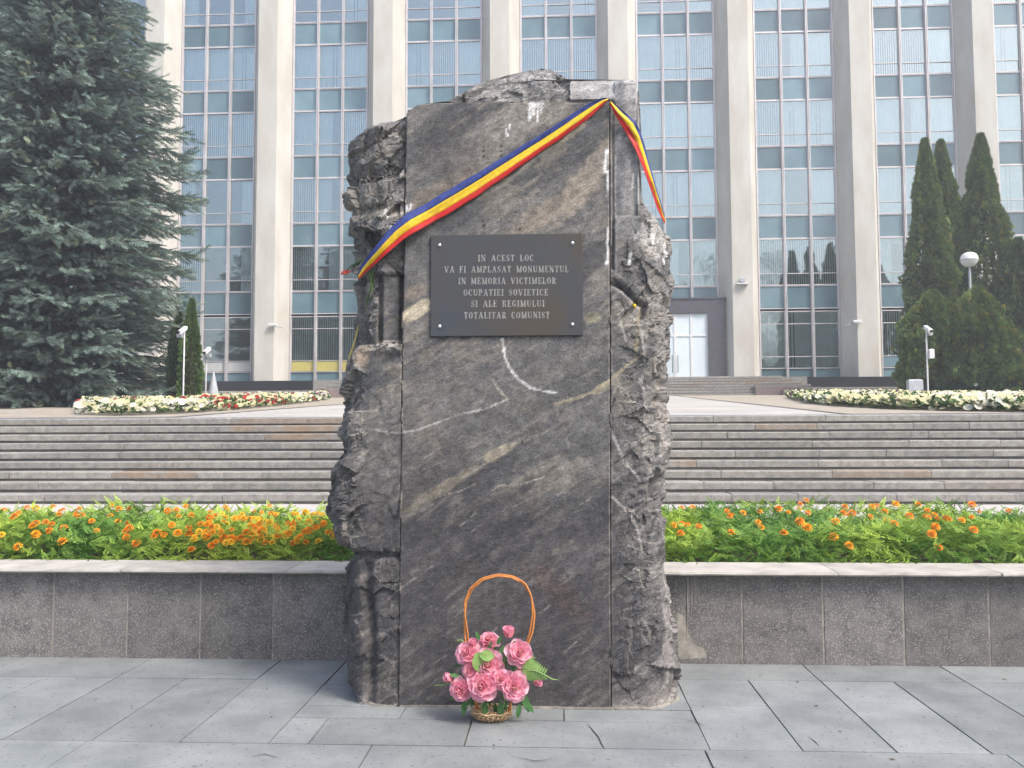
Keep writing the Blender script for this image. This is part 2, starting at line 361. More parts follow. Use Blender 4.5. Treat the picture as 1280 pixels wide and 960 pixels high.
for a, c in zip(cs[:-1], cs[1:]):
    b = MB(); n = 14; y0 = 5.905
    xs = np.linspace(a+.003, c-.003, n+1)
    base = len(b.v)
    for x in xs:
        e = random.uniform(-.006, .005)+(.014 if random.random() < .08 else 0)
        b.v += [(x, y0+e+.008, .590), (x, y0+e, .600), (x, y0+e+.006, .614), (x, 6.335, .620), (x, 6.335, .590)]
    for i in range(n):
        for k in range(4): q = i*5+k; b.f.append((q, q+5, q+6, q+1)); b.mi.append(0)
        b.f.append((i*5+4, i*5+9, i*5+5, i*5)); b.mi.append(0)
    b.f += [(0, 1, 2, 3, 4), tuple(n*5+k for k in (4, 3, 2, 1, 0))]; b.mi += [0, 0]
    b.build('coping_stone', M['coping'], wall)
# mortar spilled on the wall foot right of the stone, and drips
b = MB()
for (px, y0, y1, wd) in ((859, 722, 800, .006), (864, 722, 770, .004), (868, 726, 760, .004), (996, 729, 742, .004)):
    p = at(px, y0, 5.995); q = at(px+(8 if px > 900 else 0), y1, 5.995); b.tube([p, (p+q)/2+np.array([.002, 0, 0]), q], [wd, wd*.8, wd*.3], 5)
pts = [(846, 765), (855, 770), (860, 790), (868, 806), (880, 810), (884, 822), (848, 824)]
P3 = [at(x, y, 5.996) for x, y in pts]; n = len(b.v); b.v += [tuple(p) for p in P3]; b.f.append(tuple(n+i for i in reversed(range(len(P3))))); b.mi.append(0)
b.build('mortar_stain', M['mortar'], wall)

# ------------------------------------------------------------------ raised ground, stairs, terrace
zs = .60
tag(MB().box((-60, 6.33, -.02), (60, 8.75, .50)).build('planting_soil', M['soil']), kind='structure')
tag(MB().box((-60, 8.75, -.02), (60, 12.06, .60)).build('upper_walk', M['walk']), kind='structure')
stairs = tag(empty('lower_staircase', (0, 12, 0)), kind='structure')
for i in range(9):
    y = 12+.375*i; z = .6+.14*(i+1)
    MB().box((-17, y+.030, z-.16 if i else .58), (17, y+.5, z-.100)).build('riser', M['riser'], stairs)
    x = -17+random.uniform(-.9, 0)
    while x < 17:
        L = random.choice([.9, 1.25, 1.5, 1.8])*random.uniform(.9, 1.1)
        b = MB(); dz = random.uniform(-.004, .004); dy = random.uniform(-.007, .007)
        b.box((x+.004, y+dy, z-.100), (x+L-.004, y+.455, z+dz), ch=.016); b.build('step_block', M['stair'], stairs); x += L
sheet('terrace', -60, 60, 15.43, 44.5, 0, M['terrace'], 1, 8, zf=lambda X, Y: tz(Y)-.003)
MB_t = MB()
tag(MB().box((-60, 15.46, .1), (-17.02, 15.5, 1.86)).build('terrace_edge', M['riser']), kind='structure')
def polysheet(name, pts, dz, m, ny=1):
    me = bpy.data.meshes.new(name); me.from_pydata([(p[0], p[1], tz(p[1])+dz) for p in pts], [], [tuple(range(len(pts)))]); me.materials.append(m)
    return tag(link(name, me), kind='structure')
a1 = gs(895, 500); a2 = gs(1080, 520)
polysheet('side_paving', [(a2[0], 15.5), (40, 15.5), (40, 39), (a1[0], 39)], .004, M['terrace_side'])
a3 = gs(426, 506)
polysheet('side_paving', [(-40, 15.5), (-6.9, 15.5), (-5.6, 39), (-40, 39)], .004, M['terrace_side'])
for (p, q) in ((a2, a1), (np.array([-6.9, 15.5, 0]), np.array([-5.6, 39, 0]))):
    y0, y1 = 15.5, 38.8; x0, x1 = p[0], q[0]
    me = bpy.data.meshes.new('drain_joint'); me.from_pydata([(x0-.05, y0, tz(y0)+.008), (x0+.05, y0, tz(y0)+.008), (x1+.06, y1, tz(y1)+.008), (x1-.06, y1, tz(y1)+.008)], [], [(0, 1, 2, 3)])
    me.materials.append(M['riser']); tag(link('drain_joint', me), kind='structure')
# cross joints of the terrace
jb = MB()
for k, y in enumerate(np.arange(17.4, 38, 3.0)):
    for x in (-6+k*.1, ):
        jb.quad((-5.4, y, tz(y)+.003), (4.2, y, tz(y)+.003), (4.2, y+.07, tz(y+.07)+.003), (-5.4, y+.07, tz(y+.07)+.003))
tag(jb.build('paving_joints', M['terrace_side']), kind='structure')
# lawns with their kerb
polysheet('lawn', [(-60, 24), (-15.5, 24.2), (-14.2, 27), (-13.5, 33), (-13.2, 39.0), (-60, 39.0)], .012, M['lawn'])
polysheet('lawn', [(12.0, 27), (60, 21), (60, 39), (11.5, 39.0)], .012, M['lawn'])
kb = MB(); kp = [(-60, 23.7), (-24, 23.75), (-18, 24.0), (-15.6, 24.6), (-14.4, 26.5)]
for (x0, y0), (x1, y1) in zip(kp[:-1], kp[1:]):
    kb.quad((x0, y0, tz(y0)), (x1, y1, tz(y1)), (x1, y1, tz(y1)+.15), (x0, y0, tz(y0)+.15)); kb.quad((x0, y0, tz(y0)+.15), (x1, y1, tz(y1)+.15), (x1, y1+.2, tz(y1)+.15), (x0, y0+.2, tz(y0)+.15))
tag(kb.build('lawn_kerb', M['terrace']), kind='structure')

# ------------------------------------------------------------------ government building
YB = 45.0
BX = lambda k: -19.93+6.03*k
bld = tag(empty('office_building', (0, YB, tz(44))), 'tall office block of pale stone pilasters and blue glass window bays filling the background', 'building')
K0, K1 = -2, 9
bot = lambda fl: 9.17+3.6*fl
NF = 6
ZTOP = bot(NF)+1.0
# shared meshes for one window, local origin at the left end of the window's bottom
WW = 1.27
def frame_mesh(w_, h, tr, name='window', t=.045, d=.08):
    b = MB(); b.box((0, -d, 0), (t, 0, h)); b.box((w_-t, -d, 0), (w_, 0, h))
    b.box((t, -d-.012, 0), (w_-t, 0, t)); b.box((t, -d-.012, h-t), (w_-t, 0, h))
    for z in tr: b.box((t, -d, z-t*.42), (w_-t, 0, z+t*.42))
    return b.mesh(name, M['alu'])
def pane_mesh(w_, z0, z1, m='glass', t=.05, name='pane'):
    return MB().quad((t, -.035, z0), (w_-t, -.035, z0), (w_-t, -.035, z1), (t, -.035, z1)).mesh(name, M[m])
def blind_mesh(w_, h, kind):
    b = MB()
    if kind == 'sheer':
        n = 26
        for i in range(n):
            x0 = w_*i/n; x1 = w_*(i+1)/n; y0 = .22+.016*math.sin(i*2.1)+.008*math.sin(i*5.3); y1 = .22+.016*math.sin((i+1)*2.1)+.008*math.sin((i+1)*5.3)
            b.quad((x0, y0, 0), (x1, y1, 0), (x1, y1, h), (x0, y0, h))
    elif kind == 'slats':
        n = 11
        for i in range(n):
            x = (i+.5)*w_/n; r = random.uniform(.030, .036); a = .55
            b.quad((x-r, .22-r*a, .02), (x+r, .22+r*a, .02), (x+r, .22+r*a, h), (x-r, .22-r*a, h))
    elif kind == 'slats_open':
        n = 11
        for i in range(n):
            x = (i+.5)*w_/n; r = .027; b.quad((x-r*.75, .22-r, .02), (x+r*.75, .22+r, .02), (x+r*.75, .22+r, h), (x-r*.75, .22-r, h))
    elif kind == 'half_left' or kind == 'half_right':
        n = 16
        for i in range(n):
            x0 = w_*.55*i/n; x1 = w_*.55*(i+1)/n
            if kind == 'half_right': x0 += w_*.45; x1 += w_*.45
            b.quad((x0, .22+.02*math.sin(i*2.), 0), (x1, .22+.02*math.sin((i+1)*2.), 0), (x1, .22+.02*math.sin((i+1)*2.), h), (x0, .22+.02*math.sin(i*2.), h))
    elif kind == 'gap':
        n = 22; g = random.choice([4, 8, 12, 15])
        for i in range(n):
            if i in (g, g+3) or (i == g+5 and g % 2): continue
            x0 = w_*i/n; x1 = w_*(i+1)/n-.004; b.quad((x0, .22+.01*math.sin(i*2.), 0), (x1, .22+.01*math.sin((i+1)*2.), 0), (x1, .23, h), (x0, .22, h))
    return b.mesh('curtain', M['blind'])
HW = 2.40; HG = 2.93
ME = dict(fr=frame_mesh(WW, HW, [.61]), p0=pane_mesh(WW, .04, .60), p1=pane_mesh(WW, .62, HW-.04),
          gfr=frame_mesh(WW, HG, [.61, 2.28]), g0=pane_mesh(WW, .04, .6), g1=pane_mesh(WW, .62, 2.27), g2=pane_mesh(WW, 2.29, HG-.04))
CUR = {k: [blind_mesh(WW, HW, k) for _ in range(2)] for k in ('sheer', 'slats', 'slats_open', 'half_left', 'half_right', 'gap')}
CURG = {k: blind_mesh(WW, HG, k) for k in ('sheer', 'slats', 'gap', 'half_left')}
SP = MB().box((0, -.03, 0), (WW, .02, 1.20)).mesh('spandrel_panel', M['spandrel'])
SPf = MB().box((0, -.075, 0), (WW, -.03, .045)).box((0, -.075, 1.155), (WW, -.03, 1.2)).box((0, -.07, .045), (.04, -.03, 1.155)).box((WW-.04, -.07, .045), (WW, -.03, 1.155)).mesh('spandrel_frame', M['alu'])
OB = parent_loc(bld)
def put(name, me, parent, x, y, z):           # world position -> child of parent
    o = parent_loc(parent); return link(name, me, parent, (x-o[0], y-o[1], z-o[2]))
WX = [0.02, 1.35, 2.68]                        # window offsets inside a bay of 3.97
PORT = (3, 4, 2)                               # bays whose ground floor is the entrance portal (2 to 4)
# curtains read from the photograph: (bay, floor) -> three kinds; floor 3 is the row at y=40..97
look = {(0, 3): ('sheer', 'sheer', 'gap'), (0, 2): ('slats', 'slats', 'slats'), (0, 1): ('half_left', None, 'half_right'), (0, 0): ('slats_open', None, 'half_right'),
        (0, 4): ('half_left', None, 'half_right'), (1, 4): (None, None, 'gap'), (1, 3): ('sheer', 'gap', 'sheer'), (1, 2): ('sheer', 'half_left', 'slats'), (1, 1): ('slats', 'half_left', 'sheer'), (1, 0): ('slats', 'half_right', 'sheer'),
        (2, 4): (None, None, 'sheer'), (2, 3): ('gap', 'slats', 'sheer'), (3, 3): ('slats', 'slats', 'slats'), (3, 4): ('sheer', None, 'gap'), (4, 4): (None, None, 'sheer'), (4, 3): ('sheer', 'gap', 'slats'), (4, 2): ('sheer', 'sheer', 'sheer'), (4, 1): ('gap', 'gap', 'sheer'), (4, 0): ('sheer', 'half_left', 'sheer'),
        (5, 4): ('sheer', 'sheer', 'sheer'), (5, 3): ('slats', 'half_right', 'sheer'), (5, 2): ('slats', 'gap', 'gap'), (5, 1): ('sheer', None, 'sheer'), (5, 0): ('slats', 'slats', 'slats'),
        (6, 4): ('sheer', 'sheer', 'sheer'), (6, 3): ('slats', 'slats', 'sheer'), (6, 2): ('sheer', 'half_right', 'sheer'), (6, 1): ('sheer', 'gap', 'sheer'), (6, 0): ('half_left', 'sheer', None), (7, 3): ('gap', 'sheer', 'sheer'), (7, 2): ('sheer', 'sheer', 'sheer')}
for k in range(K0, K1):
    x0 = BX(k)
    for fl in range(0, NF):
        kinds = look.get((k, fl)) or [random.choice(['sheer', 'sheer', 'slats', 'gap', 'half_left', 'half_right', None]) for _ in range(3)]
        for j in range(3):
            x = x0+WX[j]; z = bot(fl)
            wn = put('window', ME['fr'], bld, x, YB, z)
            
            for g in ('p0', 'p1'): put('pane', ME[g], wn, x, YB, z).rotation_euler = (rad(random.gauss(0, .35)), 0, rad(random.gauss(0, .35)))
            if kinds[j]: put('curtain', random.choice(CUR[kinds[j]]), wn, x, YB, z+.02)
            zz = z-1.20
            s = put('spandrel_panel', SP, bld, x, YB, zz); s.rotation_euler = (rad(random.gauss(0, .25)), 0, rad(random.gauss(0, .25))); put('panel_frame', SPf, s, x, YB, zz)
    if k not in PORT:
        kg = {0: (None, None, None), 1: ('slats', 'slats', 'slats'), 5: ('sheer', 'gap', 'sheer'), 6: ('slats', 'half_left', 'gap')}.get(k) or ('sheer', 'slats', 'half_left')
        for j in range(3):
            x = x0+WX[j]; z = 4.93
            wn = put('window', ME['gfr'], bld, x, YB, z)
            for g in ('g0', 'g1', 'g2'):
                if g == 'g0' and k in (0, 1, 6): continue
                put('pane', ME[g], wn, x, YB, z)
            if kg[j]: put('curtain', CURG[kg[j]], wn, x, YB, z+.02)
            if k in (0, 1, 6):
                MB().box((x+.06, YB-.05, 5.0), (x+WW-.06, YB-.02, 5.50)).build('yellow_panel' if k == 1 else 'white_panel', M['panel_yellow' if k == 1 else 'panel_white' if k == 0 else 'spandrel'], wn)
            MB().box((x, YB-.03, 4.50), (x+WW, YB+.02, 4.93)).build('base_panel', M['spandrel'], bld)
    # mullions: twin fins with a shadow gap
    zb = 4.45 if k not in PORT else 8.05
    for xm in (x0-.03, x0+1.29, x0+2.62, x0+3.95):
        b = MB(); e = .045
        edge = xm < x0 or xm > x0+3.5
        if edge: b.box((xm, YB-.16, zb), (xm+.05, YB+.02, ZTOP))
        else:
            b.box((xm-.012, YB-.20, zb), (xm+.030, YB+.0, ZTOP)); b.box((xm+.052, YB-.20, zb), (xm+.094, YB+.0, ZTOP)); b.box((xm+.03, YB-.13, zb), (xm+.052, YB+.02, ZTOP))
        b.build('mullion', M['alu'], bld)
for k in range(K0, K1+1):                      # pilasters between bays
    xr = BX(k)-.035; xl = BX(k)-2.025; c = (xl+xr)/2
    zb = 4.42
    pts = [(xl, YB+.25), (xl, YB-.10), (c-.50, YB-1.15), (c+.50, YB-1.15), (xr, YB-.10), (xr, YB+.25)]
    b = MB(); n = 8; zz = [zb+(ZTOP-zb)*i/n for i in range(n+1)]
    b.prism(pts, zb, ZTOP); b.build('pilaster', M['pilaster'], bld)
xa, xb = BX(K0)-2.0, BX(K1)
MB().box((xa, YB+2.2, 3.2), (xb, YB+12, ZTOP)).build('core_wall', M['interior'], bld)
b = MB()
for fl in range(NF+1): b.box((xa, YB+.05, bot(fl)-.95), (xb, YB+2.19, bot(fl)-.45))
b.box((xa, YB+.06, 3.2), (xb, YB+2.18, 4.88)); b.build('floor_slab', M['interior'], bld)
b = MB()
for k in range(K0, K1+1):
    b.box((BX(k)-1.2, YB+.26, 4.9), (BX(k)-.8, YB+2.17, ZTOP-.1))
b.build('partition_wall', M['interior'], bld)
MB().box((xa, YB-.1, ZTOP+.01), (xb, YB+12, ZTOP+1.0)).build('parapet', M['pilaster'], bld)
# entrance portal across bays 2..4
pl, pr = BX(2)-.10, BX(4)+4.05
b = MB(); zt = 8.42
b.box((pl-.12, YB-.75, 4.32), (pl+.72, YB+.0, zt)); b.box((pr-.72, YB-.75, 4.32), (pr+.12, YB, zt)); b.box((pl+.72, YB-.75, 7.72), (pr-.72, YB, zt))
b.box((pl-.2, YB-.80, zt), (pr+.2, YB-.05, zt+.08)); b.build('portal_surround', M['portal'], bld)
x = pl+.72; dw = (pr-pl-1.44)/18
for i in range(18):
    xx = x+i*dw
    d = MB().box((xx+.0, YB-.66, 4.33), (xx+.06, YB-.60, 7.71)).box((xx+dw-.06, YB-.66, 4.33), (xx+dw, YB-.60, 7.71)).box((xx+.06, YB-.66, 6.55), (xx+dw-.06, YB-.60, 6.63)).box((xx+.06, YB-.66, 4.33), (xx+dw-.06, YB-.60, 4.45)).build('entrance_door', M['white_metal'], bld)
    MB().quad((xx+.06, YB-.62, 4.45), (xx+dw-.06, YB-.62, 4.45), (xx+dw-.06, YB-.62, 6.55), (xx+.06, YB-.62, 6.55)).build('pane', M['door_reflection'], d)
    MB().quad((xx+.06, YB-.62, 6.63), (xx+dw-.06, YB-.62, 6.63), (xx+dw-.06, YB-.62, 7.71), (xx+.06, YB-.62, 7.71)).build('pane', M['door_reflection'], d)
    MB().box((xx+.07, YB-.40, 4.4), (xx+dw-.07, YB-.39, 7.68)).build('pane_backing', M['blind'], d)  # backing added behind the door to brighten its panes
    if i % 3 != 2:
        hx = xx+(dw-.16 if i % 3 == 0 else .12)
        MB().tube([(hx, YB-.68, 4.75), (hx, YB-.74, 4.8), (hx, YB-.74, 5.55), (hx, YB-.68, 5.6)], .018, 6).build('handle', M['dark_metal'], d)
# wall behind the sill above the portal
MB().box((pl, YB-.02, 7.3), (pr, YB+.04, 8.0)).build('sill_band', M['pilaster'], bld)
# black plinth, landing, upper stairs
MB().box((xa, YB-1.45, 3.5), (BX(1)+2.0, YB-.0, 4.41)).build('plinth', M['black_granite'], bld)
MB().box((BX(5)+1.2, YB-1.45, 3.5), (xb, YB-.0, 4.41)).build('plinth', M['black_granite'], bld)
ups = tag(empty('entrance_stairs', (0, 39, tz(39))), kind='structure')
zt0 = tz(39)
for i in range(7):
    y = 39.2+.36*i; z = zt0+.15*(i+1)-.05
    wl = at(440-(7-i)*11, 480, y)[0]; wr = at(978+(6-i)*12, 480, y)[0]
    if i < 2: wl = at(428, 480, y)[0]; wr = at(945, 480, y)[0]
    n = 9
    for q in range(n):
        a, c = wl+(wr-wl)*q/n, wl+(wr-wl)*(q+1)/n
        MB().box((a+.006, y, z-.10), (c-.006, y+.42, z), ch=.01).build('step_block', M['stair'], ups)
    MB().box((wl+.05, y+.04, z-.17), (wr-.05, y+.45, z-.10)).build('riser', M['riser'], ups)
MB().box((at(400, 480, 43)[0], 41.76, zt0), (at(1000, 480, 43)[0], YB+.02, zt0+.99)).build('landing', M['stair'], ups)
def cheek(xa_, xb_, ya, yb_, h, m='pink_granite', nm='cheek_wall'):
    MB().box((xa_, ya, zt0-.3), (xb_, yb_, zt0+h), ch=.02).build(nm, M[m], ups)
cheek(at(945, 480, 39)[0], at(1001, 480, 39)[0], 39.1, 41.7, .40)
cheek(at(1002, 480, 40)[0], 24, 40.6, 43.4, .42, 'stair', 'side_landing')
cheek(at(408, 480, 39)[0], at(427, 480, 39)[0], 39.1, 41.7, .40)
cheek(-40, at(407, 480, 40)[0], 40.6, 43.4, .42, 'stair', 'side_landing')
cheek(at(960, 480, 39)[0]+.6, at(1140, 480, 39)[0], 38.9, 39.09, .24, 'pink_granite', 'cheek_wall')
cheek(at(288, 480, 39)[0], at(406, 480, 39)[0], 38.9, 39.09, .2, 'pink_granite', 'cheek_wall')
# small lamps and cameras on the pilasters
def wall_camera(px, py, sgn, label):
    p = at(px, py, YB-1.3); o = tag(empty('wall_camera', tuple(p)), label, 'security camera', 'security cameras on the pilasters')
    x, y, z = p
    MB().tube([(x+.0, y+.14, z-.05), (x+sgn*.42, y+.05, z-.13), (x+sgn*.55, y+.14, z-.16)], .018, 6).build('bracket', M['grey_metal'], o)
    MB().box((x-.22, y-.08, z-.05), (x+.2, y+.08, z+.07), ch=.02).build('housing', M['white_metal'], o)
wall_camera(341, 406, 1, 'small white camera on the left pilaster beside the spruce')
wall_camera(1072, 402, -1, 'small white camera on the pilaster between the entrance and the thujas')
p = at(928, 353, YB-1.25); o = tag(empty('wall_light', tuple(p)), 'small floodlight with a white shelf on the pilaster right of the entrance', 'floodlight')
MB().box((p[0]-.28, p[1]-.15, p[2]-.10), (p[0]+.28, p[1]+.09, p[2]-.04)).build('shelf', M['white_metal'], o)
MB().box((p[0]-.12, p[1]-.1, p[2]+.02), (p[0]+.12, p[1]+.05, p[2]+.24), ch=.03).box((p[0]-.03, p[1]-.02, p[2]-.04), (p[0]+.03, p[1]+.03, p[2]+.02)).build('lamp_head', M['grey_metal'], o)

# ------------------------------------------------------------------ memorial stone
YF = 4.98
mon = tag(empty('memorial_stone', (-.35, 5.25, 0)), 'large rough-edged dark stone block with a plaque, standing on the grey paving', 'monument')
SIL_L = [(885, 450), (862, 432), (800, 434), (760, 431), (720, 437), (704, 443), (695, 440), (688, 428), (672, 421), (655, 418), (630, 415), (603, 414), (590, 419), (577, 427), (566, 437), (553, 436), (540, 430), (522, 428), (505, 430), (490, 434), (475, 436), (458, 439), (436, 442), (425, 446), (405, 446), (385, 449), (366, 452), (348, 449), (338, 446), (328, 449), (318, 454), (306, 450), (293, 442), (275, 437), (255, 440), (240, 438), (228, 441), (216, 436), (200, 432), (186, 435), (168, 441), (154, 449), (146, 456), (142, 478), (140, 488), (138.5, 507), (136, 511), (128.5, 522), (125, 552), (112, 556), (103, 568), (97, 588), (92, 605), (87, 628), (82, 648), (79.5, 662), (77, 676)]
SIL_R = [(888, 846), (862, 846), (830, 843), (800, 841), (760, 838), (730, 834), (700, 829), (680, 828), (660, 829), (640, 828), (620, 833), (600, 829), (575, 831), (560, 837), (545, 834), (520, 830), (505, 826), (490, 834), (470, 836), (450, 832), (430, 833), (410, 836), (395, 835), (380, 832), (368, 838), (355, 840), (335, 839), (315, 837), (300, 836), (288, 833), (275, 826), (262, 814), (252, 805), (240, 800), (200, 800), (150, 800), (104, 798), (99.5, 797), (98.5, 716), (91, 712), (84, 704), (80, 694), (77, 684)]
FR_L = [(885, 456), (870, 456), (800, 455), (740, 452), (700, 452), (680, 440), (600, 432), (560, 446), (520, 442), (470, 446), (437, 452), (425, 466), (400, 462), (345, 462), (320, 466), (290, 455), (250, 452), (200, 447), (162, 458), (143, 470), (139, 507), (127.5, 524), (125, 556), (92, 612), (80, 662), (77, 678)]
FR_R = [(888, 803), (820, 801), (760, 803), (700, 801), (640, 797), (600, 800), (560, 804), (500, 806), (440, 805), (400, 800), (360, 806), (330, 804), (300, 800), (260, 797), (99, 795), (98, 712), (77, 682)]
zpy = lambda y: float(at(640, y, YF)[2])
def table(T, Y):
    T = sorted(((zpy(y), at(x, y, Y)[0]) for y, x in T)); a = np.array(T); return lambda z: np.interp(z, a[:, 0], a[:, 1])
fSL, fSR, fFL, fFR = table(SIL_L, YF+.27), table(SIL_R, YF+.27), table(FR_L, YF+.02), table(FR_R, YF)
G1 = table([(888, 498), (500, 502), (200, 507), (70, 508)], YF); G2 = table([(888, 764), (500, 763), (70, 762)], YF)
ZT = zpy(78.2)
NZ = 430
zs_ = np.concatenate([[-.02], np.linspace(.004, ZT, NZ-1)])
SIM_L = (44, 44, 118, 30, 44, 12)                       # segments: left side, left front, panel, right strip, right side, back
rows_ = []
def pxpy(x, z):                                          # the photograph's coordinates on the stone's front plane
    P = np.stack([x, np.full_like(x, YF), z-1.5], 1) @ M3
    return 640+F*P[:, 0]/-P[:, 2], 480-F*P[:, 1]/-P[:, 2]
for z in zs_:
    XL, XR = fSL(z), fSR(z); FL = max(fFL(z), XL+.004); FRr = min(fFR(z), XR-.004)
    if FL > FRr-.01: FL = FRr-.01
    g1 = min(max(G1(z), FL+.003), FRr-.005); g2 = max(min(G2(z), FRr-.003), g1+.001)
    o = .0032 if z < zpy(128) else .0006; n1, n2, n3, n4, n5, n6 = SIM_L
    X = []; Y = []
    bw = .30+.06*math.sin(z*2.1)
    for i in range(n1):                                  # back left corner -> silhouette -> front left corner
        t = i/n1
        if t < .35: u = t/.35; X.append(XL+.05*(1-u)); Y.append(YF+.27+bw*(1-u))
        else:
            u = (t-.35)/.65*PI/2; X.append(FL-(FL-XL)*math.cos(u)); Y.append(YF+.27-.25*math.sin(u)*(.55+.45*math.sin(u)))
    for i in range(n2): u = i/n2; X.append(FL+(g1-o-FL)*u); Y.append(YF+.02-.02*min(1, u*3))
    X += [g1-o, g1-o*.6, g1+o*.6]; gd = .02 if z < zpy(128) else .0; Y += [YF, YF+gd, YF+gd]
    for i in range(n3): u = i/(n3-1); X.append(g1+o+(g2-g1-2*o)*u); Y.append(YF-.002)
    X += [g2-o*.7, g2+o*.7]; Y += [YF+gd, YF+gd]
    for i in range(n4): u = i/n4; X.append(g2+o+(FRr-g2-o)*u); Y.append(YF)
    for i in range(n5):
        t = i/n5
        if t < .65: u = t/.65*PI/2; X.append(FRr+(XR-FRr)*math.sin(u)**1.3); Y.append(YF+.27*(1-math.cos(u)))
        else: u = (t-.65)/.35; X.append(XR-.05*u); Y.append(YF+.27+bw*u)
    for i in range(n6): u = i/n6; X.append(XR-.05+(XL-XR+.1)*u); Y.append(YF+.27+bw)
    rows_.append(np.stack([X, Y, np.full(len(X), z)], 1))
P = np.array(rows_); nr, nc, _ = P.shape
# plan normals
T_ = np.roll(P, -1, 1)-np.roll(P, 1, 1); Nn = np.stack([T_[..., 1], -T_[..., 0], np.zeros((nr, nc))], 2)
Nn /= np.linalg.norm(Nn, axis=2, keepdims=True)+1e-9
if (Nn[:, nc//2, 1] > 0).all(): Nn = -Nn
Nn[:, :, 1] = np.where(np.abs(P[:, :, 1]-YF) < .021, -1, Nn[:, :, 1]); Nn[:, :, 0] = np.where(np.abs(P[:, :, 1]-YF) < .021, 0, Nn[:, :, 0])
V = P.reshape(-1, 3); Nf = Nn.reshape(-1, 3)
qx, qy = pxpy(V[:, 0], V[:, 2])
front = V[:, 1] < YF+.015
g1v = np.repeat(np.array([G1(z) for z in zs_]), nc); g2v = np.repeat(np.array([G2(z) for z in zs_]), nc)
inP = front & (V[:, 0] > g1v-.004) & (V[:, 0] < g2v+.004) & (qy > 127)
right_strip = front & (V[:, 0] >= g2v+.004)
left_front = (V[:, 0] < g1v-.002) & (V[:, 1] < YF+.2)
W = np.ones(len(V))
smooth_l = sstep(438, 446, qy)*(1-sstep(684, 694, qy))*sstep(436, 462, qx)
W = np.where(left_front, 1-.86*smooth_l, W)
W = np.where(left_front & (qy > 340) & (qy < 426) & (qx > 470), .10, W)
W = np.where(left_front & (qy > 690), .38, W)
W = np.where(right_strip, np.where((qy < 335) & (qy > 0), .06+.6*sstep(270, 335, qy)*sstep(768, 790, qx), .16+.42*sstep(766, 796, qx)), W)
W = np.where(inP, .03, W); W = np.where((qx < 530) & (qx > 506) & (qy < 151), .10, W); W = np.where((V[:, 0] > g2v+.01) & ~right_strip, W*.70, W)
Q = V*np.array([1, 1, 1.]); rot = np.stack([V[:, 0]*.80+V[:, 2]*.6, V[:, 1], -V[:, 0]*.6+V[:, 2]*.8], 1)
f1, e1 = facet((rot+.05*np.stack([fbm(V*5, 3, 501), fbm(V*5, 3, 502), fbm(V*5, 3, 503)], 1))*np.array([3.6, 3.6, 5.]), 3); f2, e2 = facet((rot+.02*np.stack([fbm(V*12, 2, 504), fbm(V*12, 2, 505), fbm(V*12, 2, 506)], 1))*np.array([9, 9, 13.]), 11); f3, e3 = facet(rot*np.array([30, 30, 44.]), 21)
r1 = ridged(rot*np.array([6, 6, 12.]), 4, 5); n1_ = fbm(V*34, 3, 9)
W = np.where((qy < 262) & (qx > 785) & (V[:, 1] < YF+.5), np.minimum(W, .12+.5*sstep(235, 262, qy)), W)
D = W*(.052*f1+.024*f2+.008*f3+.008*(r1-.45)+.003*n1_)
D = np.where(inP, .0012*n1_+.0025*fbm(rot*np.array([3, 3, 16.]), 3, 31), D)
# deep relief of the upper left rock, its ledge, the flutes below the ribbon, the columns at the foot
D = np.where(left_front & (qy < 345) & (qy > 140), W*(.080*f1+.034*f2+.008*f3), D)
ul = left_front & (qy < 345) & (qy > 140)
D = np.where(ul, D-.075*(1-np.exp(-((qx-470)/20)**2))*0-.018*sstep(478, 500, qx)-.028*np.exp(-((qy-262)/7)**2)*(qx < 500)-.02*np.exp(-((qx-468+(qy-250)*.10)/7)**2)*(qy > 220), D)
fl_ = left_front & (qy >= 340) & (qy < 430)
D = np.where(fl_, D-.045-.030*np.exp(-((qx-473)/2.6)**2)-.045*np.exp(-((qx-500)/2.4)**2)-.02*sstep(478, 470, qx), D)
D = np.where(left_front & (qy > 690), D-.010-.045*np.exp(-((qx-461-3*np.sin(qy/40))/6)**2)*sstep(690, 740, qy)-.03*np.exp(-((qy-694)/5)**2), D)
D = np.where((V[:, 1] < YF+.2) & (qy < 127), D*.75-.045, D)
fc = (qy < 124) & (qx > 712)                               # frame corner top: smooth, splayed back
D = np.where(fc & (V[:, 1] < YF+.05), -.012-.001*(124-qy)+.001*n1_, D)
chan = (V[:, 1] < YF+.02) & (((qx > 712) & (qx < 764) & (qy < 128.5) & (qy > 123.5)) | ((qx > 764.5) & (qx < 768.5) & (qy > 123) & (qy < 338)))
D = np.where(chan, -.022, D)
D = np.where(front & (qx > 768.5) & (qx < 797) & (qy > 100) & (qy < 270), -.010+.006*np.cos((qx-782)/14*PI)+.0015*n1_, D)
# open split across the right strip, and veins standing proud
def pl_dist(pts, x=None, y=None):
    x = qx if x is None else x; y = qy if y is None else y; d = np.full(len(x), 1e9)
    for (ax, ay), (bx, by) in zip(pts[:-1], pts[1:]):
        t = np.clip(((x-ax)*(bx-ax)+(y-ay)*(by-ay))/((bx-ax)**2+(by-ay)**2), 0, 1)
        d = np.minimum(d, np.hypot(x-ax-t*(bx-ax), y-ay-t*(by-ay)))
    return d
crack = pl_dist([(766, 353), (780, 362), (795, 377), (806, 382), (801, 396)])
D = np.where(V[:, 1] < YF+.25, D-.045*np.exp(-(crack/3.6)**2)*(V[:, 0] > g2v), D)
cr2 = pl_dist([(828, 458), (833, 478), (826, 500)]); D = D-.05*np.exp(-(cr2/4)**2)*(qx > 800)
cr3 = pl_dist([(826, 598), (812, 625), (803, 655)]); D = D-.045*np.exp(-(cr3/4)**2)*(qx > 800)
D = D*np.clip(.35+V[:, 2]/.25, .35, 1)
